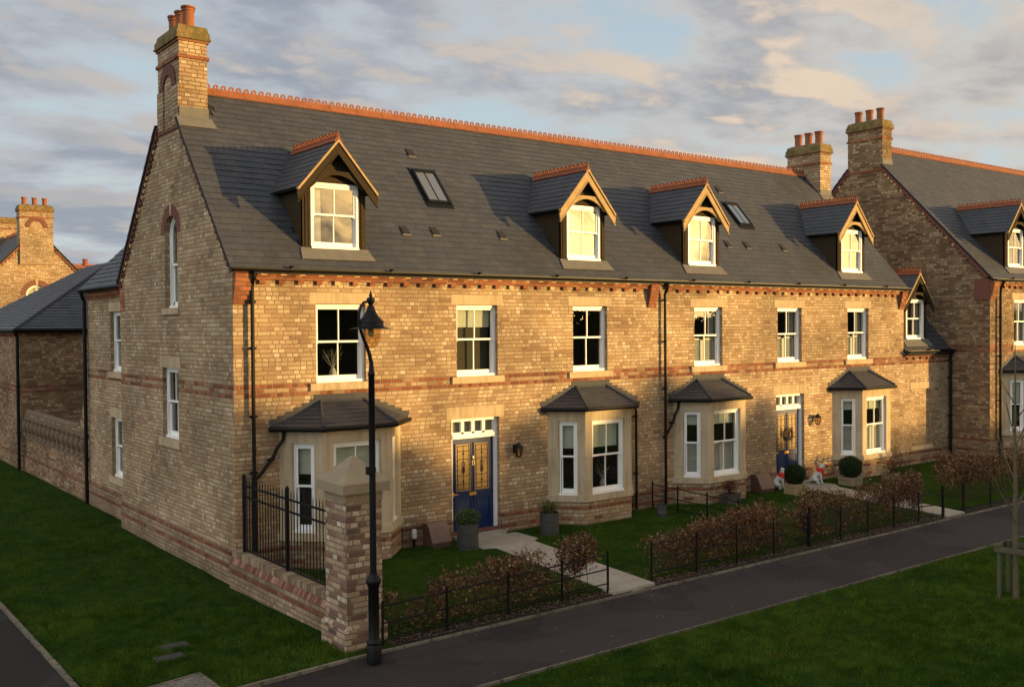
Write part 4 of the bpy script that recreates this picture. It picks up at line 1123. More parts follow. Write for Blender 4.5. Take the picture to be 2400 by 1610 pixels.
downpipe(ga, [(gx - .2, gy + .12, e - .08), (gx - .1, gy + .12, e - .3), (gx - .1, gy + .12, -.45)], .06, [(gx - .1, gy + .12, 2.9), (gx - .1, gy + .12, 1.2)])

gwl = thing('garden_wall', 'low brick garden wall with a band of blind balusters, swept up against the rear corner', 'wall', (.3, 16.5, -.3))
m = MB(); x0, x1 = .31, .56
ys = [12.16, 12.5, 12.7, 12.95, 13.2, 13.5, 13.9, 14.4, 20.98]; zs = [3.55, 3.5, 2.95, 2.45, 2.15, 2.0, 1.93, 1.90, 1.92]
for k in range(len(ys) - 1):
    a, b = (ys[k], zs[k]), (ys[k + 1], zs[k + 1])
    m.hexa([(x0, a[0], -.6), (x1, a[0], -.6), (x1, b[0], -.6), (x0, b[0], -.6)], [(x0, a[0], a[1]), (x1, a[0], a[1]), (x1, b[0], b[1]), (x0, b[0], b[1])])
m.box(x0 - .05, x0 - .001, 12.16, 20.98, -.6, .36)
m.build('wall', M['brickga'], gwl)
m = MB()
m.tube([((x0 + x1) / 2 - .02, y, z + .02) for y, z in zip(ys, zs)], .12, 8)
m.build('coping', M['capdark'], gwl)
m = MB(); m.box(x0 - .04, x0 - .002, 12.2, 20.95, 1.72, 1.84); m.box(x0 - .05, x0 - .002, 12.2, 20.95, 1.02, 1.12); m.build('string_moulding', M['capdark'], gwl)
y = 12.7
while y < 20.8:
    m = MB(); m.lathe([(.12, 1.12), (.12, 1.18), (.07, 1.22), (.10, 1.30), (.15, 1.42), (.16, 1.52), (.10, 1.64), (.12, 1.68), (.12, 1.72)], (x0 - .01, y, 0), 10); m.build('baluster', M['capdark'], gwl, smooth=True); y += .62

# ---- houses far behind
def far_house(label, c, Y, z0, half, L, zs, sl, chim, zt, arch=True, mat='brickp', far_chim=None):
    h = thing('distant_house', label, 'house', (c, Y, z0)); zap = zs + sl * half
    m = MB(); F = FR(c, 0, Y); holes = []
    if arch: arch_window(h, holes, F, 1.22, 4.2, 7.05, (0, .2, 0), None, .32, s=.14); 
    m.holed([F(-half, 0, z0), F(half, 0, z0), F(half, 0, zs), F(0, 0, zap - .05), F(-half, 0, zs)], [q for q, _ in holes])
    for q, o in holes: reveal(m, q, o)
    for sg in (-1, 1):
        x = c + sg * half; m.poly([(x, Y, z0), (x, Y + L, z0), (x, Y + L, zs), (x, Y, zs)])
    m.poly([(c - half, Y + L, z0), (c + half, Y + L, z0), (c + half, Y + L, zs), (c, Y + L, zap), (c - half, Y + L, zs)])
    m.poly(rect(F, -1., 1., 3.5, 8., -.9))
    m.build('wall', M[mat], h)
    if arch:
        b = MB(); b.fbox(F, -.5, .5, -.35, -.3, 6.45, 7.7); b.build('blind', M['blind'], h)
    r = MB()
    for sg in (-1, 1):
        e0 = V((c + sg * (half + .15), Y - .1, zs - .15 * sl)); e1 = V((c + sg * (half + .15), Y + L, zs - .15 * sl)); t0 = V((c, Y - .1, zap)); t1 = V((c, Y + L, zap))
        f = [e0, e1, t1, t0] if sg > 0 else [e1, e0, t0, t1]
        eu = (f[1] - f[0]).normalized(); n = eu.cross(f[2] - f[0]).normalized(); ev = n.cross(eu)
        r.cm = 1; r.prism([p - n * .006 for p in f], -n * .08); r.cm = 0
        slates(r, f[0], eu, ev, [((p - f[0]).dot(eu), (p - f[0]).dot(ev)) for p in f], .3, .45)
    r.build('roof', [M['slate'], M['deck']], h)
    ridge(h, (c, Y - .1, zap + .02), (c, Y + L, zap + .02), sl, M['terra'], step=.25)
    v = MB()
    for sg in (-1, 1):
        a = V((c + sg * half, Y, zs - .1)); b = V((c + sg * chim, Y, zap - sl * chim - .1)); d = (b - a).normalized(); n = V((0, 0, -1))
        v.prism([a, b, b + n * .14, a + n * .14], (0, -.07, 0)); t = .1; Lr = (b - a).length
        while t < Lr - .1: p = a + d * t + n * .14; v.prism([p, p + d * .1, p + d * .1 + n * .1, p + n * .1], (0, -.05, 0)); t += .26
    v.build('verge_corbel', M['red'], h)
    ck = chimney(h, c - chim, c + chim, Y - .13, Y + .75, zap - 2.2, zt, M[mat], [(c - .57, Y + .37), (c, Y + .37), (c + .57, Y + .37)])
    b = MB(); 
    for k in range(13):
        A = math.pi * k / 13; B = math.pi * (k + 1) / 13; r0, r1 = .38, .62; z = zt - 1.35
        b.prism([F(r0 * math.cos(A), .165, z + r0 * math.sin(A)), F(r1 * math.cos(A), .165, z + r1 * math.sin(A)), F(r1 * math.cos(B), .165, z + r1 * math.sin(B)), F(r0 * math.cos(B), .165, z + r0 * math.sin(B))], (0, .034, 0))
    b.build('brick_arch', M['redarch'], ck)
    if far_chim: chimney(h, c - chim, c + chim, Y + far_chim, Y + far_chim + .75, zap - 1.5, zt + .1, M[mat], [])
    return h
far_house('distant sunlit brick gable with arched window and three-pot chimney, at the left edge', 5.85, 45., -.6, 4.6, 14., 6.2, 1.06, .92, 12.42, far_chim=9.)
fh = thing('distant_house', 'farthest house, only its slate roof and orange ridge showing behind the outbuilding roof', 'house', (18, 77, -.6))
m = MB(); m.box(11, 26, 75, 82, -.6, 7.6); m.build('wall', M['brickp'], fh)
r = MB(); r.prism([(10.8, 74.8, 7.5), (10.8, 82.2, 7.5), (10.8, 78.5, 10.9)], (15.4, 0, 0)); r.build('roof', M['slate'], fh)
ridge(fh, (10.8, 78.5, 10.92), (26.2, 78.5, 10.92), .9, M['terra'], step=.27, leg=.4, r1=.1)
q = MB(); q.lathe([(.22, 0), (.22, .5), (.27, .52), (.27, .6), (.0, .6)], (17.1, 78.5, 10.95), 14); q.build('chimney_pot', M['terrad'], fh)
# ------------------------------------------------------------------ ground
def gz_left(x, y):
    t = min(max((y + 5.85) / 5.85, 0), 1); return -.09 - .14 * t
def gz_front(x, y): return -.012 + .0 * x
def gz_green(x, y): return -.055
def sheet(name, pts, mat, z=None, zf=None, t=0):
    m = MB()
    if t: m.prism([(p[0], p[1], p[2] if len(p) > 2 else z) for p in pts], (0, 0, -t), None, .5)
    else: m.poly([(p[0], p[1], p[2] if len(p) > 2 else z) for p in pts], None, .5)
    return struct(m.build(name, mat))
def gridsheet(name, x0, x1, y0, y1, nx, ny, zf, mat, amp=.015):
    m = MB()
    P = [[(x0 + (x1 - x0) * i / nx, y0 + (y1 - y0) * j / ny) for i in range(nx + 1)] for j in range(ny + 1)]
    Z = [[zf(*P[j][i]) + (random.uniform(-amp, amp) if 0 < i < nx and 0 < j < ny else 0) for i in range(nx + 1)] for j in range(ny + 1)]
    for j in range(ny):
        for i in range(nx):
            q = [(P[a][b][0], P[a][b][1], Z[a][b]) for a, b in ((j, i), (j, i + 1), (j + 1, i + 1), (j + 1, i))]
            m.poly(q, None, .5)
    return struct(m.build(name, mat, smooth=False))
sheet('ground', [(-400, -400), (600, -400), (600, 500), (-400, 500)], M['lawn'], -.62)
gridsheet('side_lawn', -4.06, .34, -5.86, 40, 14, 60, gz_left, M['lawn'])
sheet('side_lawn_bank', [(-4.06, -5.86, -.09), (-4.06, -5.86, -.6), (.3, -5.86, -.6), (.3, -5.86, -.09)], M['soil'])
sheet('road', [(-9.5, -60, -.2), (-4.15, -60, -.2), (-4.15, 70, -.2), (-9.5, 70, -.2)], M['road'])
sheet('kerb', [(-4.13, -5.9, -.155), (-4.06, -5.9, -.155), (-4.06, 60, -.175), (-4.13, 60, -.175)], M['kerb'], t=.4)
sheet('front_lawn', [(-.06, -5.45), (27.5, -5.45), (27.5, .02), (-.06, .02)], M['lawn'], -.012, t=.1)
sheet('front_lawn_corner', [(-.06, -5.86), (.30, -5.86), (.30, -5.45), (-.06, -5.45)], M['lawn'], -.04)
sheet('front_lawn_edge', [(27.5, -5.45), (60, -5.45), (60, -1.45), (27.5, -1.45)], M['lawn'], -.012)
sheet('footpath', [(-4.12, -8.2, -.17), (-.4, -8.06, -.07), (60, -8.16, -.06), (60, -5.86, -.06), (-.4, -5.92, -.07), (-4.12, -6.05, -.17)], M['asphalt'])
sheet('path_edging', [(-4.0, -6.05, -.08), (-.5, -5.93, -.042), (60, -5.875, -.034), (60, -5.82, -.034), (-.5, -5.87, -.042), (-4.0, -5.99, -.08)], M['kerb'], t=.3)
sheet('green_edging', [(-4.1, -8.235, -.13), (-.4, -8.095, -.046), (60, -8.195, -.042), (60, -8.16, -.042), (-.4, -8.06, -.046), (-4.1, -8.20, -.13)], M['kerb'], t=.3)
gridsheet('green_lawn', -4.1, 34, -26, -8.18, 60, 30, gz_green, M['lawn'], .02)
sheet('green_far', [(-4.1, -75, -.06), (150, -75, -.06), (150, -26, -.06), (-4.1, -26, -.06)], M['lawn'])
sheet('green_far_side', [(34, -26, -.055), (150, -26, -.055), (150, -8.25, -.055), (34, -8.25, -.055)], M['lawn'])
sheet('paved_crossing', [(-4.03, -6.3, -.085), (-2.62, -6.3, -.06), (-2.62, -5.05, -.075), (-4.03, -5.25, -.10)], M['pavers'])
m = MB(); m.prism([(-2.63, -6.1, -.05), (-2.56, -6.1, -.05), (-2.56, -4.99, -.065), (-2.63, -5.05, -.065)], (0, 0, -.2)); m.prism([(-4.03, -5.25, -.09), (-2.63, -5.05, -.065), (-2.56, -4.99, -.065), (-4.03, -5.19, -.09)], (0, 0, -.2))
struct(m.build('paving_edge', M['kerb']))
sheet('garden_path', [(5.32, -.27), (6.70, -.27), (6.98, -.27), (6.96, -1.15), (6.70, -1.32), (6.14, -5.8), (5.02, -5.8), (5.56, -1.38), (5.28, -1.25)], M['flags'], .004, t=.1)
sheet('garden_path', [(17.36, -.27), (19.05, -.27), (19.1, -.9), (18.75, -1.3), (17.75, -5.8), (16.85, -5.8), (17.65, -1.2), (17.4, -1.0)], M['flags'], .004, t=.1)
for c in (6.0, 18.05):
    sheet('door_step', [(c - .70, -.27), (c + .70, -.27), (c + .70, -.02), (c - .70, -.02)], M['flags'], .075, t=.2)
for x0, x1 in ((.3, 5.5), (5.8, 17.4), (17.45, 60.)):
    sheet('planting_bed', [(x0, -5.89), (x1, -5.89), (x1, -5.44), (x0, -5.44)], M['soil'], -.045)

# ------------------------------------------------------------------ fast triangle / quad clouds
def cloud(name, P, mat, parent=None, R=None, nv=4):
    # P: (n, nv, 3) world
    n = P.shape[0]; me = bpy.data.meshes.new(name)
    L = np.array(parent['_o']) if parent is not None else np.zeros(3)
    me.vertices.add(n * nv); me.vertices.foreach_set('co', (P.reshape(-1, 3) - L).ravel())
    me.loops.add(n * nv); me.loops.foreach_set('vertex_index', np.arange(n * nv, dtype=np.int32))
    me.polygons.add(n); me.polygons.foreach_set('loop_start', np.arange(0, n * nv, nv, dtype=np.int32))
    try: me.polygons.foreach_set('loop_total', np.full(n, nv, dtype=np.int32))
    except Exception: pass
    at = me.attributes.new('rnd', 'FLOAT', 'FACE'); at.data.foreach_set('value', RNG.random(n) if R is None else R)
    me.materials.append(mat); me.update(calc_edges=True); me.validate()
    o = bpy.data.objects.new(name, me); COL.objects.link(o)
    if parent is not None: o.parent = parent
    return o
def leafquads(C, size, aspect=.5, droop=0.):
    n = len(C); d = RNG.normal(size=(n, 3)); d[:, 2] -= droop; d /= np.linalg.norm(d, axis=1)[:, None]
    e = RNG.normal(size=(n, 3)); e -= d * (e * d).sum(1)[:, None]; e /= np.linalg.norm(e, axis=1)[:, None]
    s = (size * RNG.uniform(.6, 1.3, n))[:, None]
    return np.stack([C - d * s, C + e * s * aspect, C + d * s, C - e * s * aspect], 1)
def blob(c, r, n, shell=.35):
    d = RNG.normal(size=(n, 3)); d /= np.linalg.norm(d, axis=1)[:, None]
    q = (shell + (1 - shell) * RNG.random(n) ** .5)[:, None]
    return np.array(c) + d * q * np.array(r)
def vnoise(x, y, s, seed):
    # smooth value noise on the ground plane
    g = np.random.default_rng(seed).random((256, 256)); u = x / s; v = y / s; i = np.floor(u).astype(int); j = np.floor(v).astype(int); fu = u - i; fv = v - j
    fu = fu * fu * (3 - 2 * fu); fv = fv * fv * (3 - 2 * fv); G = lambda a, b: g[a % 256, b % 256]
    return (G(i, j) * (1 - fu) + G(i + 1, j) * fu) * (1 - fv) + (G(i, j + 1) * (1 - fu) + G(i + 1, j + 1) * fu) * fv
def grass(name, label, regions, mat):
    out = []; cols = []
    for (x0, x1, y0, y1, den, ln, zf, rej) in regions:
        n = int((x1 - x0) * (y1 - y0) * den)
        x = RNG.uniform(x0, x1, n); y = RNG.uniform(y0, y1, n)
        k = vnoise(x, y, .16, 3) * .42 + vnoise(x, y, .45, 5) * .33 + vnoise(x, y, 1.5, 9) * .25
        keep = RNG.random(n) < np.clip((k - .26) * 3.4, .12, 1.)
        if rej is not None: keep &= ~rej(x, y)
        x, y, k = x[keep], y[keep], k[keep]; n = len(x)
        z = np.array([zf(a, b) for a, b in zip(x, y)])
        a = RNG.uniform(0, 2 * np.pi, n); h = ln * RNG.uniform(.5, 1.25, n) * (.35 + 1.4 * k); w = ln * .075 * RNG.uniform(.7, 1.4, n)
        # blades of one tuft lean the same way
        lean = vnoise(x, y, .3, 21) * 12.6; b = lean + RNG.normal(size=n) * .7; tilt = RNG.uniform(.1, 1.0, n) * h
        B0 = np.stack([x - np.cos(a) * w, y - np.sin(a) * w, z - .01], 1); B1 = np.stack([x + np.cos(a) * w, y + np.sin(a) * w, z - .01], 1)
        T = np.stack([x + np.sin(b) * tilt, y - np.cos(b) * tilt, z + h * .85], 1)
        out.append(np.stack([B0, B1, T], 1))
        dry = RNG.random(n) < .012
        cols.append(np.where(dry, 1., np.clip(vnoise(x, y, .22, 31) * .45 + vnoise(x, y, 1.1, 33) * .35 + RNG.random(n) * .28 - .02, 0, .96)))
    o = cloud(name, np.concatenate(out), mat, nv=3, R=np.concatenate(cols))
    return tag(o, label, 'grass', kind='stuff')
def rej_front(x, y):
    xl = 5.56 + (y + 1.38) * (.54 / 4.42); xr = 6.70 + (y + 1.32) * (.56 / 4.48)
    p1 = ((y < -1.3) & (x > xl) & (x < xr)) | ((y >= -1.33) & (x > 5.28) & (x < 6.98))
    xl = 17.65 + (y + 1.2) * (.8 / 4.6); xr = 18.75 + (y + 1.3) * (1.0 / 4.5)
    p2 = ((y < -1.2) & (x > xl) & (x < xr)) | ((y >= -1.3) & (x > 17.36) & (x < 19.1))
    bays = np.zeros_like(x, bool)
    for c in (2.44, 9.69, 14.27, 21.69): bays |= (np.abs(x - c) < 1.46 + y * .9) & (y > -.72)
    return p1 | p2 | bays
def rej_left(x, y):
    g = ((x > -2.84) & (x < -2.42) & (y > -3.96) & (y < -3.73)) | ((x > -2.58) & (x < -2.16) & (y > -3.40) & (y < -3.16)); w = (x > -.34) & (y < YB) | (x > -.07)
    return g | w | ((x < -2.6) & (y < -5.0))
grass('grass', 'mown grass of the green across the path', [(1, 9, -14.5, -8.18, 2600, .072, gz_green, None), (9, 26, -11.5, -8.18, 1500, .075, gz_green, None), (9, 16, -16, -11.5, 1300, .075, gz_green, None)], M['grassblade'])
grass('grass', 'mown grass of the front gardens', [(0, 12, -5.45, 0, 1400, .05, gz_front, rej_front), (12, 27.4, -5.45, 0, 700, .06, gz_front, rej_front)], M['grassblade'])
grass('grass', 'mown grass of the side lawn', [(-4.05, .3, -5.85, 0, 2400, .068, gz_left, rej_left), (-4.05, .3, 0, 9, 1200, .07, gz_left, rej_left), (-4.05, .3, 9, 24, 450, .08, gz_left, rej_left)], M['grassblade'])

# ------------------------------------------------------------------ boundary wall, pier, railing, lamp
bw_ = thing('boundary_wall', 'low brick boundary wall below the iron railing, running from the house corner to the pillar', 'wall', (-.2, -2.7, -.2))
m = MB(); m.box(-.09, .17, -4.70, -.055, -.4, .40); m.box(-.155, -.0905, -4.655, -.055, -.5, .29); m.build('wall', M['brickwall'], bw_)
m = MB(); y = -4.715
while y < -.15:
    m.box(-.103 + random.uniform(-.004, .004), .185, y + .006, y + .095, .402, .528 + random.uniform(-.004, .004)); y += .101
m.build('coping', M['copebrick'], bw_)
m = MB(); y = -4.655
while y < -.13:
    j = random.uniform(-.004, .004); ya, yb = y + .005, y + .087
    m.hexa([(-.165 + j, ya, .291), (-.0915, ya, .291), (-.0915, yb, .291), (-.165 + j, yb, .291)], [(-.110 + j, ya, .399), (-.0915, ya, .399), (-.0915, yb, .399), (-.110 + j, yb, .399)]); y += .092
m.build('red_course', M['redtone'], bw_)
pr = thing('gate_pier', 'square brick pillar with pyramid stone cap, just behind the street lamp', 'pillar', (-.04, -5.07, -.15))
m = MB(); m.box(-.36, .28, -5.44, -4.72, -.4, 2.24); m.hexa([(-.42, -5.50, -.4), (.34, -5.50, -.4), (.34, -4.66, -.4), (-.42, -4.66, -.4)], [(-.42, -5.50, .24), (.34, -5.50, .24), (.34, -4.66, .24), (-.42, -4.66, .24)])
m.hexa([(-.42, -5.50, .24), (.34, -5.50, .24), (.34, -4.66, .24), (-.42, -4.66, .24)], [(-.363, -5.443, .31), (.283, -5.443, .31), (.283, -4.717, .31), (-.363, -4.717, .31)])
m.build('shaft', M['brickpier'], pr)
m = MB(); m.box(-.375, .295, -5.455, -4.705, 2.24, 2.385); m.box(-.46, .38, -5.54, -4.62, 2.387, 2.54)
m.hexa([(-.46, -5.54, 2.54), (.38, -5.54, 2.54), (.38, -4.62, 2.54), (-.46, -4.62, 2.54)], [(-.10, -5.14, 2.90), (.02, -5.14, 2.90), (.02, -5.02, 2.90), (-.10, -5.02, 2.90)])
m.hexa([(-.10, -5.14, 2.90), (.02, -5.14, 2.90), (.02, -5.02, 2.90), (-.10, -5.02, 2.90)], [(-.06, -5.10, 2.925), (-.02, -5.10, 2.925), (-.02, -5.06, 2.925), (-.06, -5.06, 2.925)])
m.build('cap', M['cap'], pr, bevel=.02)
rl = thing('railing', 'tall black iron railing with pointed bars on the low wall beside the pillar', 'railing', (-.2, -2.7, .6))
X = .04; RY = (-.37, -2.39)
for y in RY:
    m = MB(); m.box(X - .03, X + .03, y - .03, y + .03, .51, 2.06); m.hexa([(X - .03, y - .03, 2.06), (X + .03, y - .03, 2.06), (X + .03, y + .03, 2.06), (X - .03, y + .03, 2.06)], [(X - .01, y - .01, 2.10), (X + .01, y - .01, 2.10), (X + .01, y + .01, 2.10), (X - .01, y + .01, 2.10)]); m.build('post', M['black'], rl)
for z in (1.86, 1.64, .58):
    m = MB(); m.box(X - .012, X + .012, -4.72, (RY[0] + .03), z - .018, z + .018); m.build('rail', M['black'], rl)
k = 0; y = RY[0] - .143
while y > -4.6:
    if abs(y - RY[1]) > .04:
        m = MB(); m.tube([(X, y, .57), (X, y, 1.97), (X, y, 2.05)], [.0105, .0105, .002], 6); m.build('bar', M['black'], rl)
    y -= .128
for y in ():
    m = MB(); m.tube([(X, y, .57), (X, y, 1.97), (X, y, 2.05)], [.0105, .0105, .002], 6); m.build('bar', M['black'], rl)

lx, ly = -.23, -6.06
lp = thing('street_lamp', 'black swan-neck street lamp with bell hood, in front of the stone-capped brick pillar', 'street lamp', (lx, ly, -.1))
m = MB(); m.lathe([(.115, -.12), (.115, .13), (.105, .15), (.115, .165), (.115, .19), (.095, .21), (.083, .24), (.083, 1.03), (.095, 1.04), (.095, 1.07), (.115, 1.09), (.118, 1.14), (.085, 1.19), (.065, 1.21), (.062, 1.25)], (lx, ly, 0), 20); m.build('base', M['black'], lp, smooth=True)
m = MB(); m.lathe([(.052, 1.2), (.050, 2.80), (.058, 2.80), (.058, 2.86), (.050, 2.86), (.048, 4.27), (.056, 4.28), (.056, 4.30), (.045, 4.33), (.032, 4.47), (.030, 4.5)], (lx, ly, 0), 18); m.box(lx - .09, lx - .03, ly - .05, ly + .05, 2.76, 2.88); m.build('post', M['black'], lp, smooth=True)
m = MB(); path = [(lx, ly, 4.45), (lx - .03, ly, 4.6), (lx - .085, ly, 4.74), (lx - .14, ly, 4.86), (lx - .185, ly, 4.98), (lx - .205, ly, 5.1), (lx - .20, ly, 5.22), (lx - .17, ly, 5.32), (lx - .12, ly, 5.385), (lx - .04, ly, 5.405)]
m.tube(path, [.030, .029, .027, .024, .022, .021, .021, .021, .022, .022], 10); m.build('swan_neck', M['black'], lp, smooth=True)
m = MB(); lc = (lx - .0, ly, 0)
m.lathe([(.0, 5.58), (.006, 5.56), (.012, 5.535), (.026, 5.50), (.030, 5.485), (.018, 5.475), (.030, 5.465), (.058, 5.455), (.062, 5.44), (.062, 5.40), (.045, 5.375), (.03, 5.35), (.03, 5.31)][::-1], lc, 20); m.build('finial', M['black'], lp, smooth=True)
m = MB(); m.lathe([(.335, 4.985), (.30, 4.992), (.205, 5.015), (.195, 5.03), (.195, 5.075), (.205, 5.08), (.195, 5.095), (.125, 5.17), (.085, 5.23), (.062, 5.29), (.05, 5.33), (.03, 5.34)], lc, 32); m.lathe([(.335, 4.982), (.20, 5.0), (.05, 5.02)], lc, 32); m.build('hood', M['black'], lp, smooth=True)
m = MB(); m.lathe([(.155, 4.995), (.155, 4.94), (.145, 4.86), (.118, 4.78), (.075, 4.715), (.03, 4.688), (.001, 4.68)], lc, 28); m.build('bowl', M['bowl'], lp, smooth=True)
m = MB(); m.lathe([(.02, 4.86), (.045, 4.88), (.045, 4.97), (.03, 4.99)], lc, 12); m.build('bulb', M['whiteplastic'], lp, smooth=True)

# ------------------------------------------------------------------ estate fencing
def fence(label, pts, rails=(.62, .34, .07), ht=.70, thick=(), loc=None, post_r=.016):
    f = thing('metal_fence', label, 'fence', (pts[0][0], pts[0][1], -.03), 'black iron estate fences of the front gardens')
    for k, p in enumerate(pts):
        r = .028 if k in thick else post_r; m = MB(); m.box(p[0] - r, p[0] + r, p[1] - r, p[1] + r, -.2, ht + (.12 if k in thick else .0) + p[2] if len(p) > 2 else ht + (.12 if k in thick else 0)); m.build('post', M['black'], f)
    for z in rails:
        m = MB(); m.tube([(p[0], p[1] - .004, z + (p[2] if len(p) > 2 else 0) + random.uniform(-.006, .006)) for p in pts], .0135, 6); m.build('rail', M['black'], f)
    return f
fence('black iron fence between the lamp post and the first garden path', [(.13, -5.70, -.03), (1.37, -5.68, -.01), (2.66, -5.66, .02), (3.90, -5.65, .05), (5.04, -5.64, .07)])
fence('long black iron fence along the path edge between the two garden paths', [(6.20, -5.64, .09), (7.50, -5.64, .09), (8.74, -5.65, .08), (9.98, -5.65, .06), (11.24, -5.65, .06), (12.42, -5.66, .05), (13.5, -5.67, .04), (14.6, -5.68, .04), (15.7, -5.69, .02), (16.84, -5.70, -.04)], thick=(4, 9))
fence('black iron fence right of the second garden path, behind the young tree', [(17.86, -5.70, -.06), (19.3, -5.70), (20.7, -5.70), (22.2, -5.7), (23.8, -5.7), (25.4, -5.7), (27, -5.7), (29, -5.7)], thick=(0,))
fence('black iron fence dividing the two gardens, running from the wall to the path', [(11.83, -.12, .03), (11.78, -1.1, .02), (11.70, -2.2, .01), (11.60, -3.3), (11.45, -4.5), (11.25, -5.60)])

# ------------------------------------------------------------------ hedges
def hedge(label, blobs, x0, x1, y, nst, top, size=.040):
    h = thing('beech_hedge', label, 'hedge', ((x0 + x1) / 2, y, 0), 'copper-leaved beech hedges behind the fences')
    m = MB()
    for k in range(nst):
        x = random.uniform(x0, x1); t = top * random.uniform(.6, 1.05); dx, dy = random.uniform(-.22, .22), random.uniform(-.16, .16)
        p0 = V((x, y + random.uniform(-.1, .1), -.02)); p2 = p0 + V((dx, dy, t)); pm = p0.lerp(p2, .5) + V((random.uniform(-.05, .05), random.uniform(-.05, .05), 0))
        m.tube([p0, pm, p2], [.008, .006, .002], 4)
        for q in range(4):
            f = random.uniform(.3, .9); a = p0.lerp(p2, f); m.tube([a, a + V((random.uniform(-.2, .2), random.uniform(-.2, .2), random.uniform(.0, .22)))], [.004, .0015], 3, cap=False)
    m.build('stem', M['stem'], h)
    C = np.concatenate([blob((b[0], y + b[5] if len(b) > 5 else y, b[1]), (b[2], .26, b[3]), int(b[4] * 1.2), .15) for b in blobs])
    C = C[C[:, 2] > .01]
    # break the blobs up into tufts
    t = C[RNG.integers(0, len(C), max(30, len(C) // 9))]
    C2 = t[RNG.integers(0, len(t), len(C))] + RNG.normal(size=(len(C), 3)) * .055
    C = np.where((RNG.random(len(C)) < .75)[:, None], C2, C); C = C[C[:, 2] > 0]
    cloud('leaves', leafquads(C, size, .36, .5), M['beech'], h)
    return h
hedge('sparse brown beech hedge between the lamp post and the first garden path', [(.35, .55, .35, .2, 170), (1.2, .28, .5, .28, 420), (1.7, .62, .5, .2, 480), (2.6, .62, .7, .30, 1000), (3.3, .40, .6, .35, 900), (4.0, .35, .6, .33, 500), (4.55, .72, .48, .36, 1500), (3.35, .80, .35, .12, 260), (2.2, .2, .9, .2, 300)], .3, 4.95, -5.32, 60, .8)
hedge('full brown beech hedge between the first garden path and the fence dividing the gardens', [(6.75, .55, .4, .22, 350), (7.4, .45, .6, .36, 1100), (8.2, .62, .6, .34, 1300), (9.2, .70, .7, .34, 1700), (10.0, .82, .6, .26, 1000), (9.9, .40, .7, .36, 900), (8.8, .25, .8, .25, 600), (10.8, .65, .4, .2, 160), (10.7, .3, .4, .25, 150)], 6.4, 11.0, -5.25, 70, .85)
hedge('tall brown beech hedge with gaps, left of the second garden path', [(11.75, .62, .48, .58, 1500), (12.3, .85, .45, .3, 500), (13.0, .75, .6, .3, 380), (13.6, .4, .6, .35, 260), (14.3, .8, .6, .28, 420), (15.3, .78, .65, .46, 1500), (16.1, .72, .52, .52, 1600), (14.8, .4, .7, .3, 240), (12.2, .25, .5, .25, 260)], 11.4, 16.7, -5.2, 110, 1.05)
hedge('brown beech hedge right of the second garden path, below the next house', [(18.7, .95, .6, .5, 1000), (19.8, .85, .8, .5, 1200), (21, .8, .8, .5, 1200), (22.5, .8, .9, .5, 1000), (24.2, .8, 1., .5, 1000), (26, .8, 1., .5, 900), (28, .8, 1.2, .5, 900)], 18.2, 29., -4.8, 90, 1.1, .045)
# fallen leaves on the beds
n = 5200; lx_ = RNG.uniform(.25, 17, n); lyy = np.where(RNG.random(n) < .72, RNG.uniform(-5.82, -5.42, n), RNG.uniform(-5.5, -4.7, n)); C = np.stack([lx_, lyy, np.where(lyy < -5.45, -.03, .022) + RNG.random(n) * .02], 1)
C = C[~((C[:, 0] > 5.0) & (C[:, 0] < 6.18))]
P = leafquads(C, .036, .45); P[:, :, 2] = C[:, None, 2] - .005 + np.abs(P[:, :, 2] - C[:, None, 2]) * .4
tag(cloud('leaf_litter', P, M['litter']), 'fallen brown leaves lying on the soil under the hedges', 'leaves', kind='stuff')

n = 260; x = RNG.uniform(0, 20, n); y = RNG.uniform(-14, -6.0, n); k = RNG.random(n) < .45; y = np.where(k, RNG.uniform(-8.1, -6.0, n), y); C = np.stack([x, y, np.where(y > -8.15, -.052, -.015)], 1)
C2 = np.stack([RNG.uniform(-4, .2, 90), RNG.uniform(-5.8, 6, 90), np.full(90, -.13)], 1); C = np.concatenate([C, C2])
P = leafquads(C, .024, .5); P[:, :, 2] = C[:, None, 2] + np.abs(P[:, :, 2] - C[:, None, 2]) * .5
tag(cloud('stray_leaves', P, M['litter']), 'stray pale leaves and daisies scattered over the green, path and side lawn', 'leaves', kind='stuff')
# ------------------------------------------------------------------ pots and plants
def round_planter(label, x, y, r, h):
    p = thing('round_planter', label, 'planter', (x, y, 0)); m = MB()
    m.lathe([(r, -.02), (r, .06), (r * 1.03, .065), (r * 1.03, .10), (r, .105), (r * .985, h * .62), (r * 1.02, h * .63), (r * 1.02, h * .68), (r * .985, h * .69), (r * 1.0, h), (r * .93, h), (r * .92, h - .06)], (x, y, 0), 28); m.build('barrel', M['zinc'], p, smooth=True)
    m = MB(); m.lathe([(.001, h - .05), (r * .93, h - .05)], (x, y, 0), 20); m.build('soil', M['soil'], p); return p
def plant(label, c, r, n, mat, size, aspect=.45, name='shrub', cat='plant', group=None, stems=True, shell=.2):
    p = thing(name, label, cat, c, group); C = blob((c[0], c[1], c[2] + r[2]), r, n, shell); C = C[C[:, 2] > c[2] - .0]
    cloud('foliage', leafquads(C, size, aspect), M[mat], p)
    m = MB()
    for k in range(9):
        a = random.uniform(0, 6.28); m.tube([(c[0], c[1], c[2] - .02), (c[0] + math.cos(a) * r[0] * .6, c[1] + math.sin(a) * r[1] * .6, c[2] + r[2] * 1.3)], [.007, .003], 4)
    m.build('stem', M['stem'], p); return p
round_planter('grey barrel planter holding a bushy herb, left of the first garden path near the door', 5.08, -.95, .245, .56)
plant('bushy grey-green herb in the barrel planter left of the blue door', (5.08, -.95, .50), (.31, .31, .20), 1700, 'green', .024)
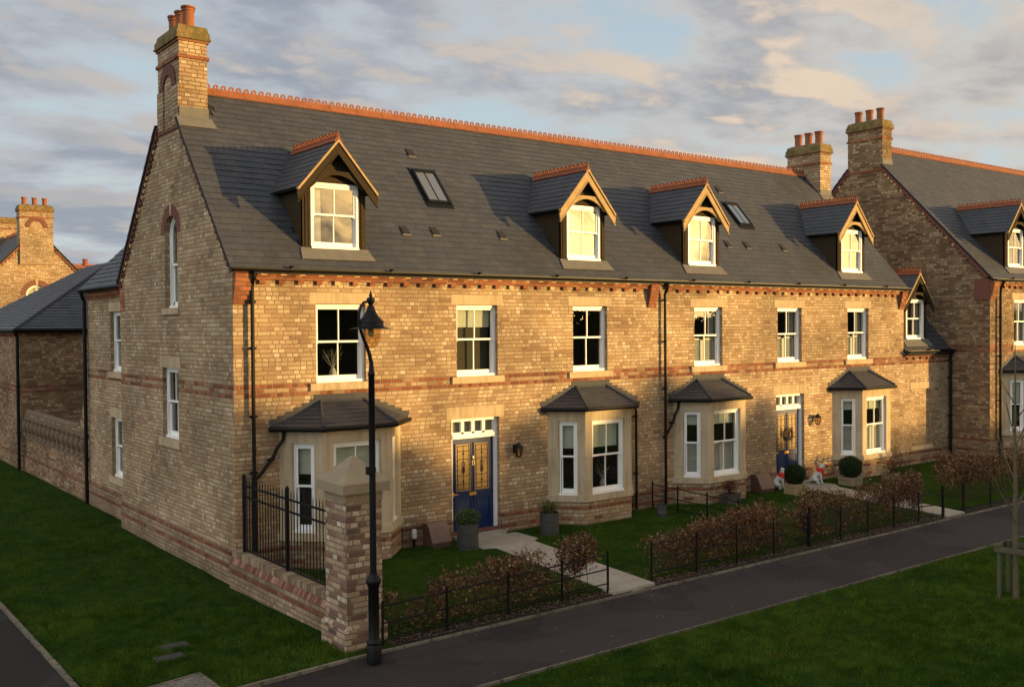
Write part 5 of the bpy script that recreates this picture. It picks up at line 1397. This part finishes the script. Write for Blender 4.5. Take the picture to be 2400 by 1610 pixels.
round_planter('grey barrel planter holding a spiky plant, beside the bay right of the first door', 7.50, -.92, .235, .52)
sp = thing('spiky_plant', 'spiky strap-leaved plant in the barrel planter beside the bay', 'plant', (7.5, -.92, .46)); m = MB()
for k in range(170):
    a = random.uniform(0, 6.28); q = random.uniform(.1, .36); hh = random.uniform(.16, .40); d = V((math.cos(a), math.sin(a), 0)); o = V((7.5, -.92, .47)) + d * random.uniform(0, .1); s = V((-d.y, d.x, 0)) * .010
    b = o + d * q * .5 + V((0, 0, hh * .8)); e = o + d * q + V((0, 0, hh * random.uniform(.5, 1.)))
    m.poly([o - s, o + s, b + s * .8, b - s * .8]); m.poly([b - s * .8, b + s * .8, e])
m.build('leaves', M['spiky'], sp)
rp = round_planter('small plain grey pot standing below the black downpipe', 11.15, -1.12, .13, .32)
plant('thin twiggy plant in the small grey pot below the downpipe', (11.15, -1.12, .28), (.10, .10, .14), 50, 'redleaf', .018)
tp = thing('trough_planter', 'small grey trough planter in front of the right house bay with shutters', 'planter', (14.0, -1.02, 0)); m = MB(); m.box(13.76, 14.24, -1.17, -.87, -.02, .27); m.box(13.74, 14.26, -1.19, -.85, .245, .28); m.build('trough', M['iron'], tp, bevel=.01)
m = MB(); m.box(13.80, 14.20, -1.13, -.91, .281, .286); m.build('soil', M['soil'], tp)
plant('dark reddish shrub growing in the trough planter', (14.0, -1.02, .28), (.27, .2, .2), 420, 'redleaf', .03)
def square_planter(label, x, y, w, h, mat):
    p = thing('square_planter', label, 'planter', (x, y, 0)); m = MB(); m.box(x - w, x + w, y - w, y + w, -.02, h)
    for sx in (-1, 1):
        for sy in (-1, 1): m.box(x + sx * (w - .03), x + sx * (w + .012), y + sy * (w - .03), y + sy * (w + .012), -.02, h + .01)
    for z in (h * .33, h * .66): m.box(x - w - .004, x + w + .004, y - w - .004, y + w + .004, z - .004, z + .004, 1)
    m.box(x - w - .02, x + w + .02, y - w - .02, y + w + .02, h - .03, h + .015); m.build('box', [mat, M['stem']], p); return p
def topiary(label, x, y, z, r):
    p = thing('topiary_ball', label, 'topiary', (x, y, z), 'clipped box balls by the second door'); d = RNG.normal(size=(5200, 3)); d /= np.linalg.norm(d, axis=1)[:, None]
    lump = .045 * np.sin(d[:, 0] * 5 + x) * np.sin(d[:, 1] * 4.3 + 1) + .04 * np.sin(d[:, 2] * 6 + y) + .03 * np.sin(d[:, 0] * 11 + d[:, 2] * 9); C = np.array((x, y, z + r)) + d * (r * (.86 + .17 * RNG.random(5200) + lump))[:, None]; cloud('foliage', leafquads(C, .020, .55), M['box'], p)
    m = MB(); m.lathe([(r * .84 * math.sin(math.pi * k / 10) + .0005, -r * .84 * math.cos(math.pi * k / 10)) for k in range(11)], (x, y, z + r), 18); m.tube([(x, y, z - .05), (x, y, z + r)], .02, 6); m.build('trunk', M['boxcore'], p); return p
M['boxcore'] = simple('box_inside', (.012, .02, .008), .9, .3, 9, .01)
square_planter('pale wooden box planter under a clipped ball, left of the second garden path', 16.72, -1.15, .21, .28, M['timber'])
topiary('clipped dark green ball in the pale wooden box planter', 16.72, -1.15, .27, .305)
square_planter('weathered stone-coloured planter under a clipped ball, below the right-hand bay', 19.45, -1.2, .25, .22, M['cap'])
topiary('clipped dark green ball in the stone-coloured planter below the right-hand bay', 19.45, -1.2, .20, .345)
pp = thing('trough_planter', 'pale low trough with a spiky dark plant, right of the right-hand bay', 'planter', (21.5, -1.3, 0)); m = MB(); m.box(21.2, 21.8, -1.45, -1.15, -.02, .17); m.build('trough', M['kerb'], pp, bevel=.01)
m = MB(); m.box(21.24, 21.76, -1.41, -1.19, .171, .176); m.build('soil', M['soil'], pp)
plant('dark spiky plant in the pale low trough right of the right-hand bay', (21.5, -1.3, .17), (.3, .2, .24), 260, 'redleaf', .05, .16)
plant('thin bare shrub against the wall right of the right-hand bay', (22.9, -.75, 0), (.5, .3, .5), 160, 'redleaf', .03)

# meter covers
def meter(label, x, y, w):
    p = thing('meter_cover', label, 'meter box', (x, y, 0), 'brown plastic meter covers against the house fronts')
    pr = [(0, -.02), (-.42, -.02), (-.42, .10), (-.40, .13), (-.26, .42), (-.22, .47), (-.16, .50), (0, .50)]
    m = MB(); m.prism([(x - w / 2 + .015, y + a * .98, b * .985) for a, b in pr], (w - .03, 0, 0)); m.build('body', M['meterd'], p)
    m = MB()
    fr = [(-.425, .10), (-.405, .14), (-.265, .43), (-.22, .48), (-.16, .512), (.0, .512)]
    for k in range(len(fr) - 1):
        a, b = fr[k], fr[k + 1]; m.hexa([(x - w / 2, y + a[0], a[1] - .014), (x + w / 2, y + a[0], a[1] - .014), (x + w / 2, y + b[0], b[1] - .014), (x - w / 2, y + b[0], b[1] - .014)], [(x - w / 2, y + a[0], a[1]), (x + w / 2, y + a[0], a[1]), (x + w / 2, y + b[0], b[1]), (x - w / 2, y + b[0], b[1])])
    m.build('lid', M['meter'], p); return p
meter('sloping brown plastic meter cover against the wall left of the first blue door', 4.70, -.055, .52)
meter('sloping brown plastic meter cover beside the bay left of the second blue door', 16.35, -.055, .60)
gl = thing('garden_light', 'small white-topped bollard light on a black stem beside the brown meter cover', 'light', (4.17, -.12, 0)); m = MB(); m.lathe([(.03, -.02), (.03, .20)], (4.17, -.12, 0), 12); m.build('stem', M['black'], gl)
m = MB(); m.lathe([(.055, .20), (.06, .22), (.06, .36), (.05, .395), (.02, .41), (.001, .412)], (4.17, -.12, 0), 16); m.build('lamp_head', M['whiteplastic'], gl, smooth=True)

def wall_lantern(label, x):
    p = thing('wall_lantern', label, 'lantern', (x, 0, 1.85), 'black wall lanterns beside the doors'); y = -.17
    m = MB(); m.box(x - .05, x + .05, -.02, -.001, 1.88, 2.1); m.tube([(x, -.02, 2.05), (x, -.10, 2.09), (x, -.17, 2.13)], .014, 8); m.build('bracket', M['black'], p)
    m = MB(); m.lathe([(.125, 2.02), (.05, 2.12), (.02, 2.14), (.018, 2.17), (.0, 2.18)], (x, y, 0), 6); m.lathe([(.05, 1.80), (.07, 1.815), (.07, 1.835), (.001, 1.836)], (x, y, 0), 6)
    for k in range(6):
        a = 2 * math.pi * (k + .5) / 6; m.tube([(x + .068 * math.cos(a), y + .068 * math.sin(a), 1.82), (x + .098 * math.cos(a), y + .098 * math.sin(a), 2.03)], .008, 5)
    for zz, rr in ((1.93, .083),): m.tube([(x + rr * math.cos(t), y + rr * math.sin(t), zz) for t in [2 * math.pi * (k + .5) / 6 for k in range(7)]], .005, 4)
    m.build('cage', M['black'], p)
    m = MB(); m.lathe([(.060, 1.835), (.088, 2.02)], (x, y, 0), 6); m.build('glass', M['bowl'], p); m = MB(); m.lathe([(.015, 1.84), (.015, 1.94), (.0, 1.96)], (x, y, 0), 8); m.build('candle', M['whiteplastic'], p)
wall_lantern('black wall lantern right of the first blue door', 7.16); wall_lantern('black wall lantern right of the second blue door', 19.22)

# wreath on door two
wr = thing('door_wreath', 'round dried wreath hanging on the second blue door', 'wreath', (18.12, -.0, 1.55)); C = []
for k in range(500):
    a = random.uniform(0, 6.28); q = .15 + random.gauss(0, .03); C.append((18.10 + q * math.cos(a), .085 - abs(random.gauss(0, .025)), 1.56 + q * math.sin(a)))
cloud('leaves', leafquads(np.array(C), .03, .4), M['litter'], wr)
m = MB(); n = 16
m.tube([(18.10 + .15 * math.cos(2 * math.pi * k / n), .09, 1.56 + .15 * math.sin(2 * math.pi * k / n)) for k in range(n + 1)], .035, 6); m.build('ring', M['deadflower'], wr)

# indoor pieces that show through the panes
def vase(label, x, y, z):
    p = thing('vase', label, 'vase', (x, y, z)); m = MB(); m.lathe([(.05, 0), (.085, .06), (.09, .13), (.06, .2), (.045, .24)], (x, y, z), 14); m.build('pot', M['interiorvase'], p, smooth=True)
    m = MB(); 
    for k in range(16):
        a = random.uniform(0, 6.28); e = V((x + math.cos(a) * .25, y + math.sin(a) * .12, z + random.uniform(.45, .75))); s = V((x, y, z + .22)); mm = s.lerp(e, .6) + V((random.uniform(-.05, .05), 0, .05)); m.tube([s, mm, e], [.006, .005, .003], 4)
    m.build('twig', M['curtain'], p)
    C = np.concatenate([blob((x, y, z + .52), (.27, .14, .22), 70, .3)]); cloud('leaves', leafquads(C, .022, .5), M['green'], p)
vase('white pot with silvery twigs behind the upstairs window above the left bay', 2.44, .42, 3.88)
vase('pale vase with twigs behind the front pane of the bay right of the first door', 9.75, -.38, .80)

# drain covers on the side lawn
for lab, (x0, x1, y0, y1) in (('ribbed iron drain cover on the side lawn, the nearer to the house of two', (-2.60, -2.14, -3.42, -3.14)), ('ribbed iron drain cover on the side lawn, the nearer to the footpath of two', (-2.86, -2.40, -3.98, -3.70))):
    p = thing('drain_cover', lab, 'drain cover', (x0, y0, -.14)); z = gz_left(x0, y0); m = MB(); m.box(x0, x1, y0, y1, z - .06, z + .006); m.build('plate', M['iron'], p)
    m = MB(); x = x0 + .03
    while x < x1 - .03: m.box(x, x + .02, y0 + .02, y1 - .02, z + .0065, z + .014); x += .045
    m.build('ribs', M['iron'], p)

# ------------------------------------------------------------------ dog statues (skin grown on a joint chain)
def dog(label, x, y, ang, lean=0):
    p = thing('dog_statue', label, 'statue', (x, y, 0), 'white sitting dog statues at the second door')
    J = {'pel': (0, .17, .15, .115), 'mid': (0, .08, .28, .105), 'chest': (0, -.04, .40, .098), 'neck': (0, -.07, .52, .062), 'head': (0, -.09, .615, .078), 'muz': (0, -.17, .592, .043), 'nose': (0, -.225, .585, .030),
         'tail': (0, .30, .08, .03), 'tail2': (.06, .38, .05, .018)}
    E_ = [('pel', 'mid'), ('mid', 'chest'), ('chest', 'neck'), ('neck', 'head'), ('head', 'muz'), ('muz', 'nose'), ('pel', 'tail'), ('tail', 'tail2')]
    for s, sx in (('l', 1), ('r', -1)):
        J['sh' + s] = (sx * .085, -.08, .33, .052); J['el' + s] = (sx * .095, -.09, .19, .036); J['wr' + s] = (sx * .095, -.11, .06, .028); J['pw' + s] = (sx * .095, -.16, .025, .030)
        J['hp' + s] = (sx * .125, .12, .14, .080); J['kn' + s] = (sx * .15, -.02, .14, .05); J['hk' + s] = (sx * .145, .05, .035, .03); J['ft' + s] = (sx * .145, -.07, .025, .032)
        J['er' + s] = (sx * .055, -.06, .675, .030); J['et' + s] = (sx * .085, -.05, .63, .020)
        E_ += [('chest', 'sh' + s), ('sh' + s, 'el' + s), ('el' + s, 'wr' + s), ('wr' + s, 'pw' + s), ('pel', 'hp' + s), ('hp' + s, 'kn' + s), ('kn' + s, 'hk' + s), ('hk' + s, 'ft' + s), ('head', 'er' + s), ('er' + s, 'et' + s)]
    ks = list(J); me = bpy.data.meshes.new('body'); me.from_pydata([J[k][:3] for k in ks], [(ks.index(a), ks.index(b)) for a, b in E_], [])
    o = bpy.data.objects.new('body', me); COL.objects.link(o); o.parent = p; me.materials.append(M['statue'])
    sk = o.modifiers.new('skin', 'SKIN'); me.skin_vertices or None
    for k, v in zip(ks, me.skin_vertices[0].data): v.radius = (J[k][3], J[k][3]); v.use_root = k == 'pel'
    sk.use_smooth_shade = True; sb = o.modifiers.new('sub', 'SUBSURF'); sb.levels = 2; sb.render_levels = 2
    me2 = MB(); n = 14
    for a0, z0, r0, z1, r1 in ((0, .545, .075, .47, .115), (0, .47, .115, .40, .135)):
        for k in range(n):
            t0, t1 = 2 * math.pi * k / n, 2 * math.pi * (k + 1) / n
            dr = lambda t, z: z - (.10 if (math.cos(t) > .6) else 0) * (1 if z < .45 else .0)
            P = lambda t, r, z: (r * math.sin(t), -.055 - r * math.cos(t) * 1.02, dr(t, z))
            me2.poly([P(t0, r0, z0), P(t1, r1 * 0 + r0, z0), P(t1, r1, z1), P(t0, r1, z1)][::-1])
    s = me2.build('scarf', M['redcloth'], None); s.parent = p; s.location = (0, 0, 0)
    e = MB()
    for sx in (-1, 1): e.lathe([(.001, -.012), (.011, -.006), (.012, .004), (.001, .012)], (sx * .035, -.158, .64), 8)
    e.lathe([(.001, -.016), (.018, -.006), (.018, .006), (.001, .014)], (0, -.250, .592), 8)
    q = e.build('face', M['black'], None); q.parent = p; q.location = (0, 0, 0)
    p.rotation_euler = (0, 0, ang); p.scale = (.93,) * 3; p.location = (x, y, .01); p['_o'] = (0, 0, 0); return p
dog('white dog statue with red scarf, half hidden behind the clipped ball in the wooden box', 17.05, -.36, rad(40))
dog('white dog statue with red scarf, right of the second blue door and in full view', 18.80, -.48, rad(36))

# ------------------------------------------------------------------ young tree and its guard
tx, ty = 10.665, -10.57
yt = thing('young_tree', 'leafless young street tree on the green, inside a timber guard at the right edge', 'tree', (tx, ty, -.05)); m = MB()
tr = [(tx, ty, -.08), (tx - .01, ty, .5), (tx - .03, ty + .01, 1.4), (tx - .02, ty, 2.2), (tx - .05, ty, 3.0), (tx - .03, ty, 3.8), (tx - .05, ty, 4.9)]
m.tube(tr, [.062, .052, .044, .036, .026, .016, .004], 10); m.build('trunk', M['bark'], yt, smooth=True)
rb = random.Random(11)
def twig(m, p, d, L, r, dep):
    pts = [p]; q = p
    for k in range(4):
        d = (d + V((rb.uniform(-.13, .13), rb.uniform(-.13, .13), rb.uniform(.0, .12)))).normalized(); q = q + d * L / 4; pts.append(q)
    m.tube(pts, [r, r * .8, r * .6, r * .42, r * .2], 5, cap=False)
    if dep:
        for k in range(rb.randint(2, 4)):
            i = rb.randint(1, 3); s = (d + V((rb.uniform(-.8, .8), rb.uniform(-.8, .8), rb.uniform(.1, .5)))).normalized(); twig(m, pts[i], s, L * rb.uniform(.35, .6), r * .5, dep - 1)
for k, (z, a, el, L) in enumerate([(1.30, 195, 34, 1.9), (1.35, 20, 38, 1.5), (1.45, 150, 52, 1.7), (1.7, 300, 45, 1.3), (1.85, 185, 50, 1.3), (2.1, 60, 50, 1.3), (2.4, 215, 55, 1.1), (2.65, 10, 52, 1.1), (2.9, 170, 58, .9), (3.2, 320, 58, .9), (3.5, 120, 60, .7)]):
    m = MB(); A, B = rad(a), rad(el); twig(m, V((tx - .03, ty, z)), V((math.cos(A) * math.cos(B), math.sin(A) * math.cos(B), math.sin(B))), L, .013, 1); m.build('branch', M['bark'], yt)
tg = thing('tree_guard', 'square guard of weathered timber posts and rails round the young tree', 'tree guard', (tx, ty, -.05)); g = .30
cs = [(tx - .22, ty + .20), (tx - .14, ty - .30), (tx + .36, ty - .22), (tx + .28, ty + .28)]
for p in cs:
    m = MB(); m.tube([(p[0], p[1], -.1), (p[0], p[1], .93)], .040, 8); m.build('post', M['oldwood'], tg)
for k in range(4):
    a, b = cs[k], cs[(k + 1) % 4]; m = MB(); d = V((b[0] - a[0], b[1] - a[1], 0)).normalized(); n = V((d.y, -d.x, 0)) * .05
    m.prism([V((a[0], a[1], .80)) + n - d * .06, V((b[0], b[1], .80)) + n + d * .06, V((b[0], b[1], .90)) + n + d * .06, V((a[0], a[1], .90)) + n - d * .06], n.normalized() * .025); m.build('rail', M['oldwood'], tg)

# ------------------------------------------------------------------ trees and hedge across the green (they shade the lower fronts)
def far_tree(name, label, x, y, h, cr, n=2600, gap=.0):
    p = thing(name, label, 'tree', (x, y, -.06), 'trees along the far side of the green'); m = MB(); m.tube([(x, y, -.2), (x + .1, y, h * .3), (x - .1, y, h * .55), (x, y, h * .8)], [.22, .18, .12, .04], 8)
    for k in range(7):
        a = random.uniform(0, 6.28); z = h * random.uniform(.25, .6); m.tube([(x, y, z), (x + math.cos(a) * cr * .7, y + math.sin(a) * cr * .7, z + h * .25)], [.07, .02], 5)
    m.build('trunk', M['stem'], p)
    C = [blob((x + random.gauss(0, cr * .45), y + random.gauss(0, cr * .45), h * random.uniform(.38, .82)), (cr * .5, cr * .5, h * .17), n // 14, .2) for k in range(14)]
    C = np.concatenate(C); C = C[C[:, 2] < h]
    cloud('crown', leafquads(C, .19, .55), M['farleaf'], p); return p
hg = thing('boundary_hedge', 'long tall evergreen hedge along the far side of the green', 'hedge', (60, -51.5, -.06)); m = MB()
x = 16.
while x < 150:
    w = random.uniform(1., 1.8); m.box(x, x + w - .01, -52.2 - random.random() * .3, -50.6 + random.random() * .3, -.2, (5.2 if 51 < x < 55.5 or 63.5 < x < 72.5 else 5.9) + random.uniform(-.35, .35)); x += w
m.build('hedge_body', M['boxcore'], hg)
n = 30000; C = np.stack([RNG.uniform(16, 150, n), RNG.uniform(-52.3, -50.2, n), RNG.uniform(0, 1, n) ** .5 * 6.6], 1); C = C[~((((C[:, 0] > 51) & (C[:, 0] < 55.5)) | ((C[:, 0] > 63.5) & (C[:, 0] < 72.5))) & (C[:, 2] > 5.7))]; cloud('leaves', leafquads(C, .16, .55), M['farleaf'], hg)
for x, h, cr in ((22.5, 11, 2.4), (25.5, 10.5, 2.2), (28.5, 11.5, 2.4), (31.5, 10.5, 2.2), (35, 11, 2.4), (38.5, 10.5, 2.2), (41.3, 10, 2.0), (43.8, 9.4, 1.8), (46.6, 9., 1.4), (48.6, 8.7, 1.4), (52.9, 7.9, 1.4), (55.4, 8.6, 1.3), (57.4, 8.9, 1.4), (59.4, 8.9, 1.4), (61.3, 8.7, 1.4), (63.0, 8.2, 1.2), (75.5, 7.6, 1.6), (80, 8.6, 1.8), (85, 9., 2.), (89.5, 9.2, 2.), (94, 9.4, 2.2), (98.5, 9.4, 2.2), (103, 9.4, 2.2)):
    far_tree('far_tree', 'leafy tree in front of the long evergreen hedge across the green', x, -48.5, h, cr, 850 if x == 52.9 else 6500 if x < 64 else 4000)

# ------------------------------------------------------------------ sky, sun, camera
w = bpy.data.worlds.new('World'); S.world = w; w.use_nodes = True; nt = w.node_tree; nt.nodes.clear()
class WN(NT):
    def __init__(self, t): self.t = t
q = WN(nt); out = q.n('ShaderNodeOutputWorld'); bg = q.n('ShaderNodeBackground'); bg.inputs[1].default_value = .1; q.l(bg.outputs[0], out.inputs[0])
sky = q.n('ShaderNodeTexSky', sky_type='NISHITA'); sky.sun_disc = False; sky.sun_elevation = math.asin(SUN.z); sky.sun_rotation = math.atan2(SUN.x, SUN.y); sky.altitude = 50; sky.air_density = 1.; sky.dust_density = 1.2; sky.ozone_density = 1.
d = q.n('ShaderNodeTexCoord').outputs['Generated']
sx = q.n('ShaderNodeSeparateXYZ'); q.l(d, sx.inputs[0])
zz = q.math('ADD', q.math('MAXIMUM', sx.outputs[2], 0.), .16)
cx = q.n('ShaderNodeCombineXYZ'); q.l(q.math('DIVIDE', sx.outputs[0], zz), cx.inputs[0]); q.l(q.math('DIVIDE', sx.outputs[1], zz), cx.inputs[1])
mp = q.n('ShaderNodeMapping'); q.l(cx.outputs[0], mp.inputs[0]); mp.inputs['Rotation'].default_value = (0, 0, rad(52)); mp.inputs['Scale'].default_value = (.78, 1.0, 1.); mp.inputs['Location'].default_value = (3.1, 1.7, .4)
of = q.n('ShaderNodeVectorMath', operation='ADD'); q.l(mp.outputs[0], of.inputs[0]); of.inputs[1].default_value = (.085, -.085, 0)
n1 = q.noise(mp.outputs[0], 2.35, 9, .56, dist=.1); n1b = q.noise(of.outputs[0], 2.35, 9, .56, dist=.1); n2 = q.noise(mp.outputs[0], .75, 4, .5)
cov = q.smooth(n1, .35, .48)
dt = q.n('ShaderNodeVectorMath', operation='DOT_PRODUCT'); q.l(d, dt.inputs[0]); dt.inputs[1].default_value = tuple(SUN)
side = q.n('ShaderNodeVectorMath', operation='DOT_PRODUCT'); q.l(d, side.inputs[0]); side.inputs[1].default_value = (.95, -.3, 0)
wm = q.smooth(side.outputs['Value'], .1, .8)
thick = q.smooth(n1, .43, .60)
warmlit = q.mix(wm, (3.3, 3.05, 2.9), (5.4, 4.2, 3.0))
thin = q.mix(wm, (3.1, 3.3, 3.55), (3.9, 3.6, 3.25)); dark = q.mix(wm, (1.95, 2.16, 2.55), (2.25, 2.25, 2.4))
cloudc = q.mix(thick, thin, dark)
# cloud flanks turned to the low sun
lit = q.math('MULTIPLY', q.smooth(q.math('SUBTRACT', n1, n1b), -.005, .105), q.smooth(n2, .36, .58, .3, 1.))
cloudc = q.mix(lit, cloudc, warmlit)
gapc = q.mix(q.smooth(sx.outputs[2], .02, .5), (3.9, 4.5, 4.7), (2.6, 3.45, 4.25))
skyc = q.mix(.82, sky.outputs[0], gapc)
col = q.mix(q.math('MULTIPLY', cov, .95), skyc, cloudc)
# afterglow round the low sun
gl1 = q.math('POWER', q.math('MAXIMUM', dt.outputs['Value'], 0.), 22.); low = q.smooth(sx.outputs[2], .0, .42, 1., 0.)
glow = q.math('MULTIPLY', gl1, q.math('MULTIPLY', low, q.smooth(q.noise(d, 9, 5, .6, dist=.5), .40, .60, .06, 1.2)))
col = q.mix(q.math('MINIMUM', glow, 1.), col, (100, 62, 21))
# added brightness in the unseen sky to the left, filling the shaded gable
lf = q.n('ShaderNodeVectorMath', operation='DOT_PRODUCT'); q.l(d, lf.inputs[0]); lf.inputs[1].default_value = (-.93, -.1, .35)
bf = q.smooth(lf.outputs['Value'], .35, .95, 1., 2.8)
col = q.mix(1., col, bf, 'MULTIPLY'); col = q.mix(q.smooth(lf.outputs['Value'], .3, .9, 0., .6), col, q.mix(1., col, (1.1, .98, .82), 'MULTIPLY'))
q.l(col, bg.inputs[0])
l = bpy.data.lights.new('sun', 'SUN'); l.energy = 5.; l.angle = rad(.55); l.color = (1., .64, .23)
so = bpy.data.objects.new('sun', l); COL.objects.link(so); so.rotation_euler = (-SUN).to_track_quat('-Z', 'Y').to_euler(); so.location = (40, -40, 30)
cam = bpy.data.cameras.new('camera'); co = bpy.data.objects.new('camera', cam); COL.objects.link(co); S.camera = co
co.location = (-7.76274, -19.47477, 5.00892)
yaw, pit, rol = rad(37.36393), rad(.99093), rad(-.42621)
fw = V((math.sin(yaw) * math.cos(pit), math.cos(yaw) * math.cos(pit), -math.sin(pit))); r0 = V((math.cos(yaw), -math.sin(yaw), 0)); u0 = r0.cross(fw)
rr = r0 * math.cos(rol) + u0 * math.sin(rol); uu = u0 * math.cos(rol) - r0 * math.sin(rol)
co.matrix_world = Matrix(((rr.x, uu.x, -fw.x, co.location.x), (rr.y, uu.y, -fw.y, co.location.y), (rr.z, uu.z, -fw.z, co.location.z), (0, 0, 0, 1)))
cam.sensor_width = 36; cam.sensor_fit = 'HORIZONTAL'; cam.lens = 36 * 2335.666 / 2400; cam.clip_end = 2000; cam.clip_start = .1
S.view_settings.view_transform = 'Standard'; S.view_settings.look = 'None'; S.view_settings.exposure = .72; S.view_settings.gamma = 1.
S.render.resolution_x = 1024; S.render.resolution_y = 686
S.render.engine = 'CYCLES'; S.cycles.max_bounces = 8; S.cycles.transparent_max_bounces = 16
for o in bpy.data.objects:
    if '_o' in o: del o['_o']
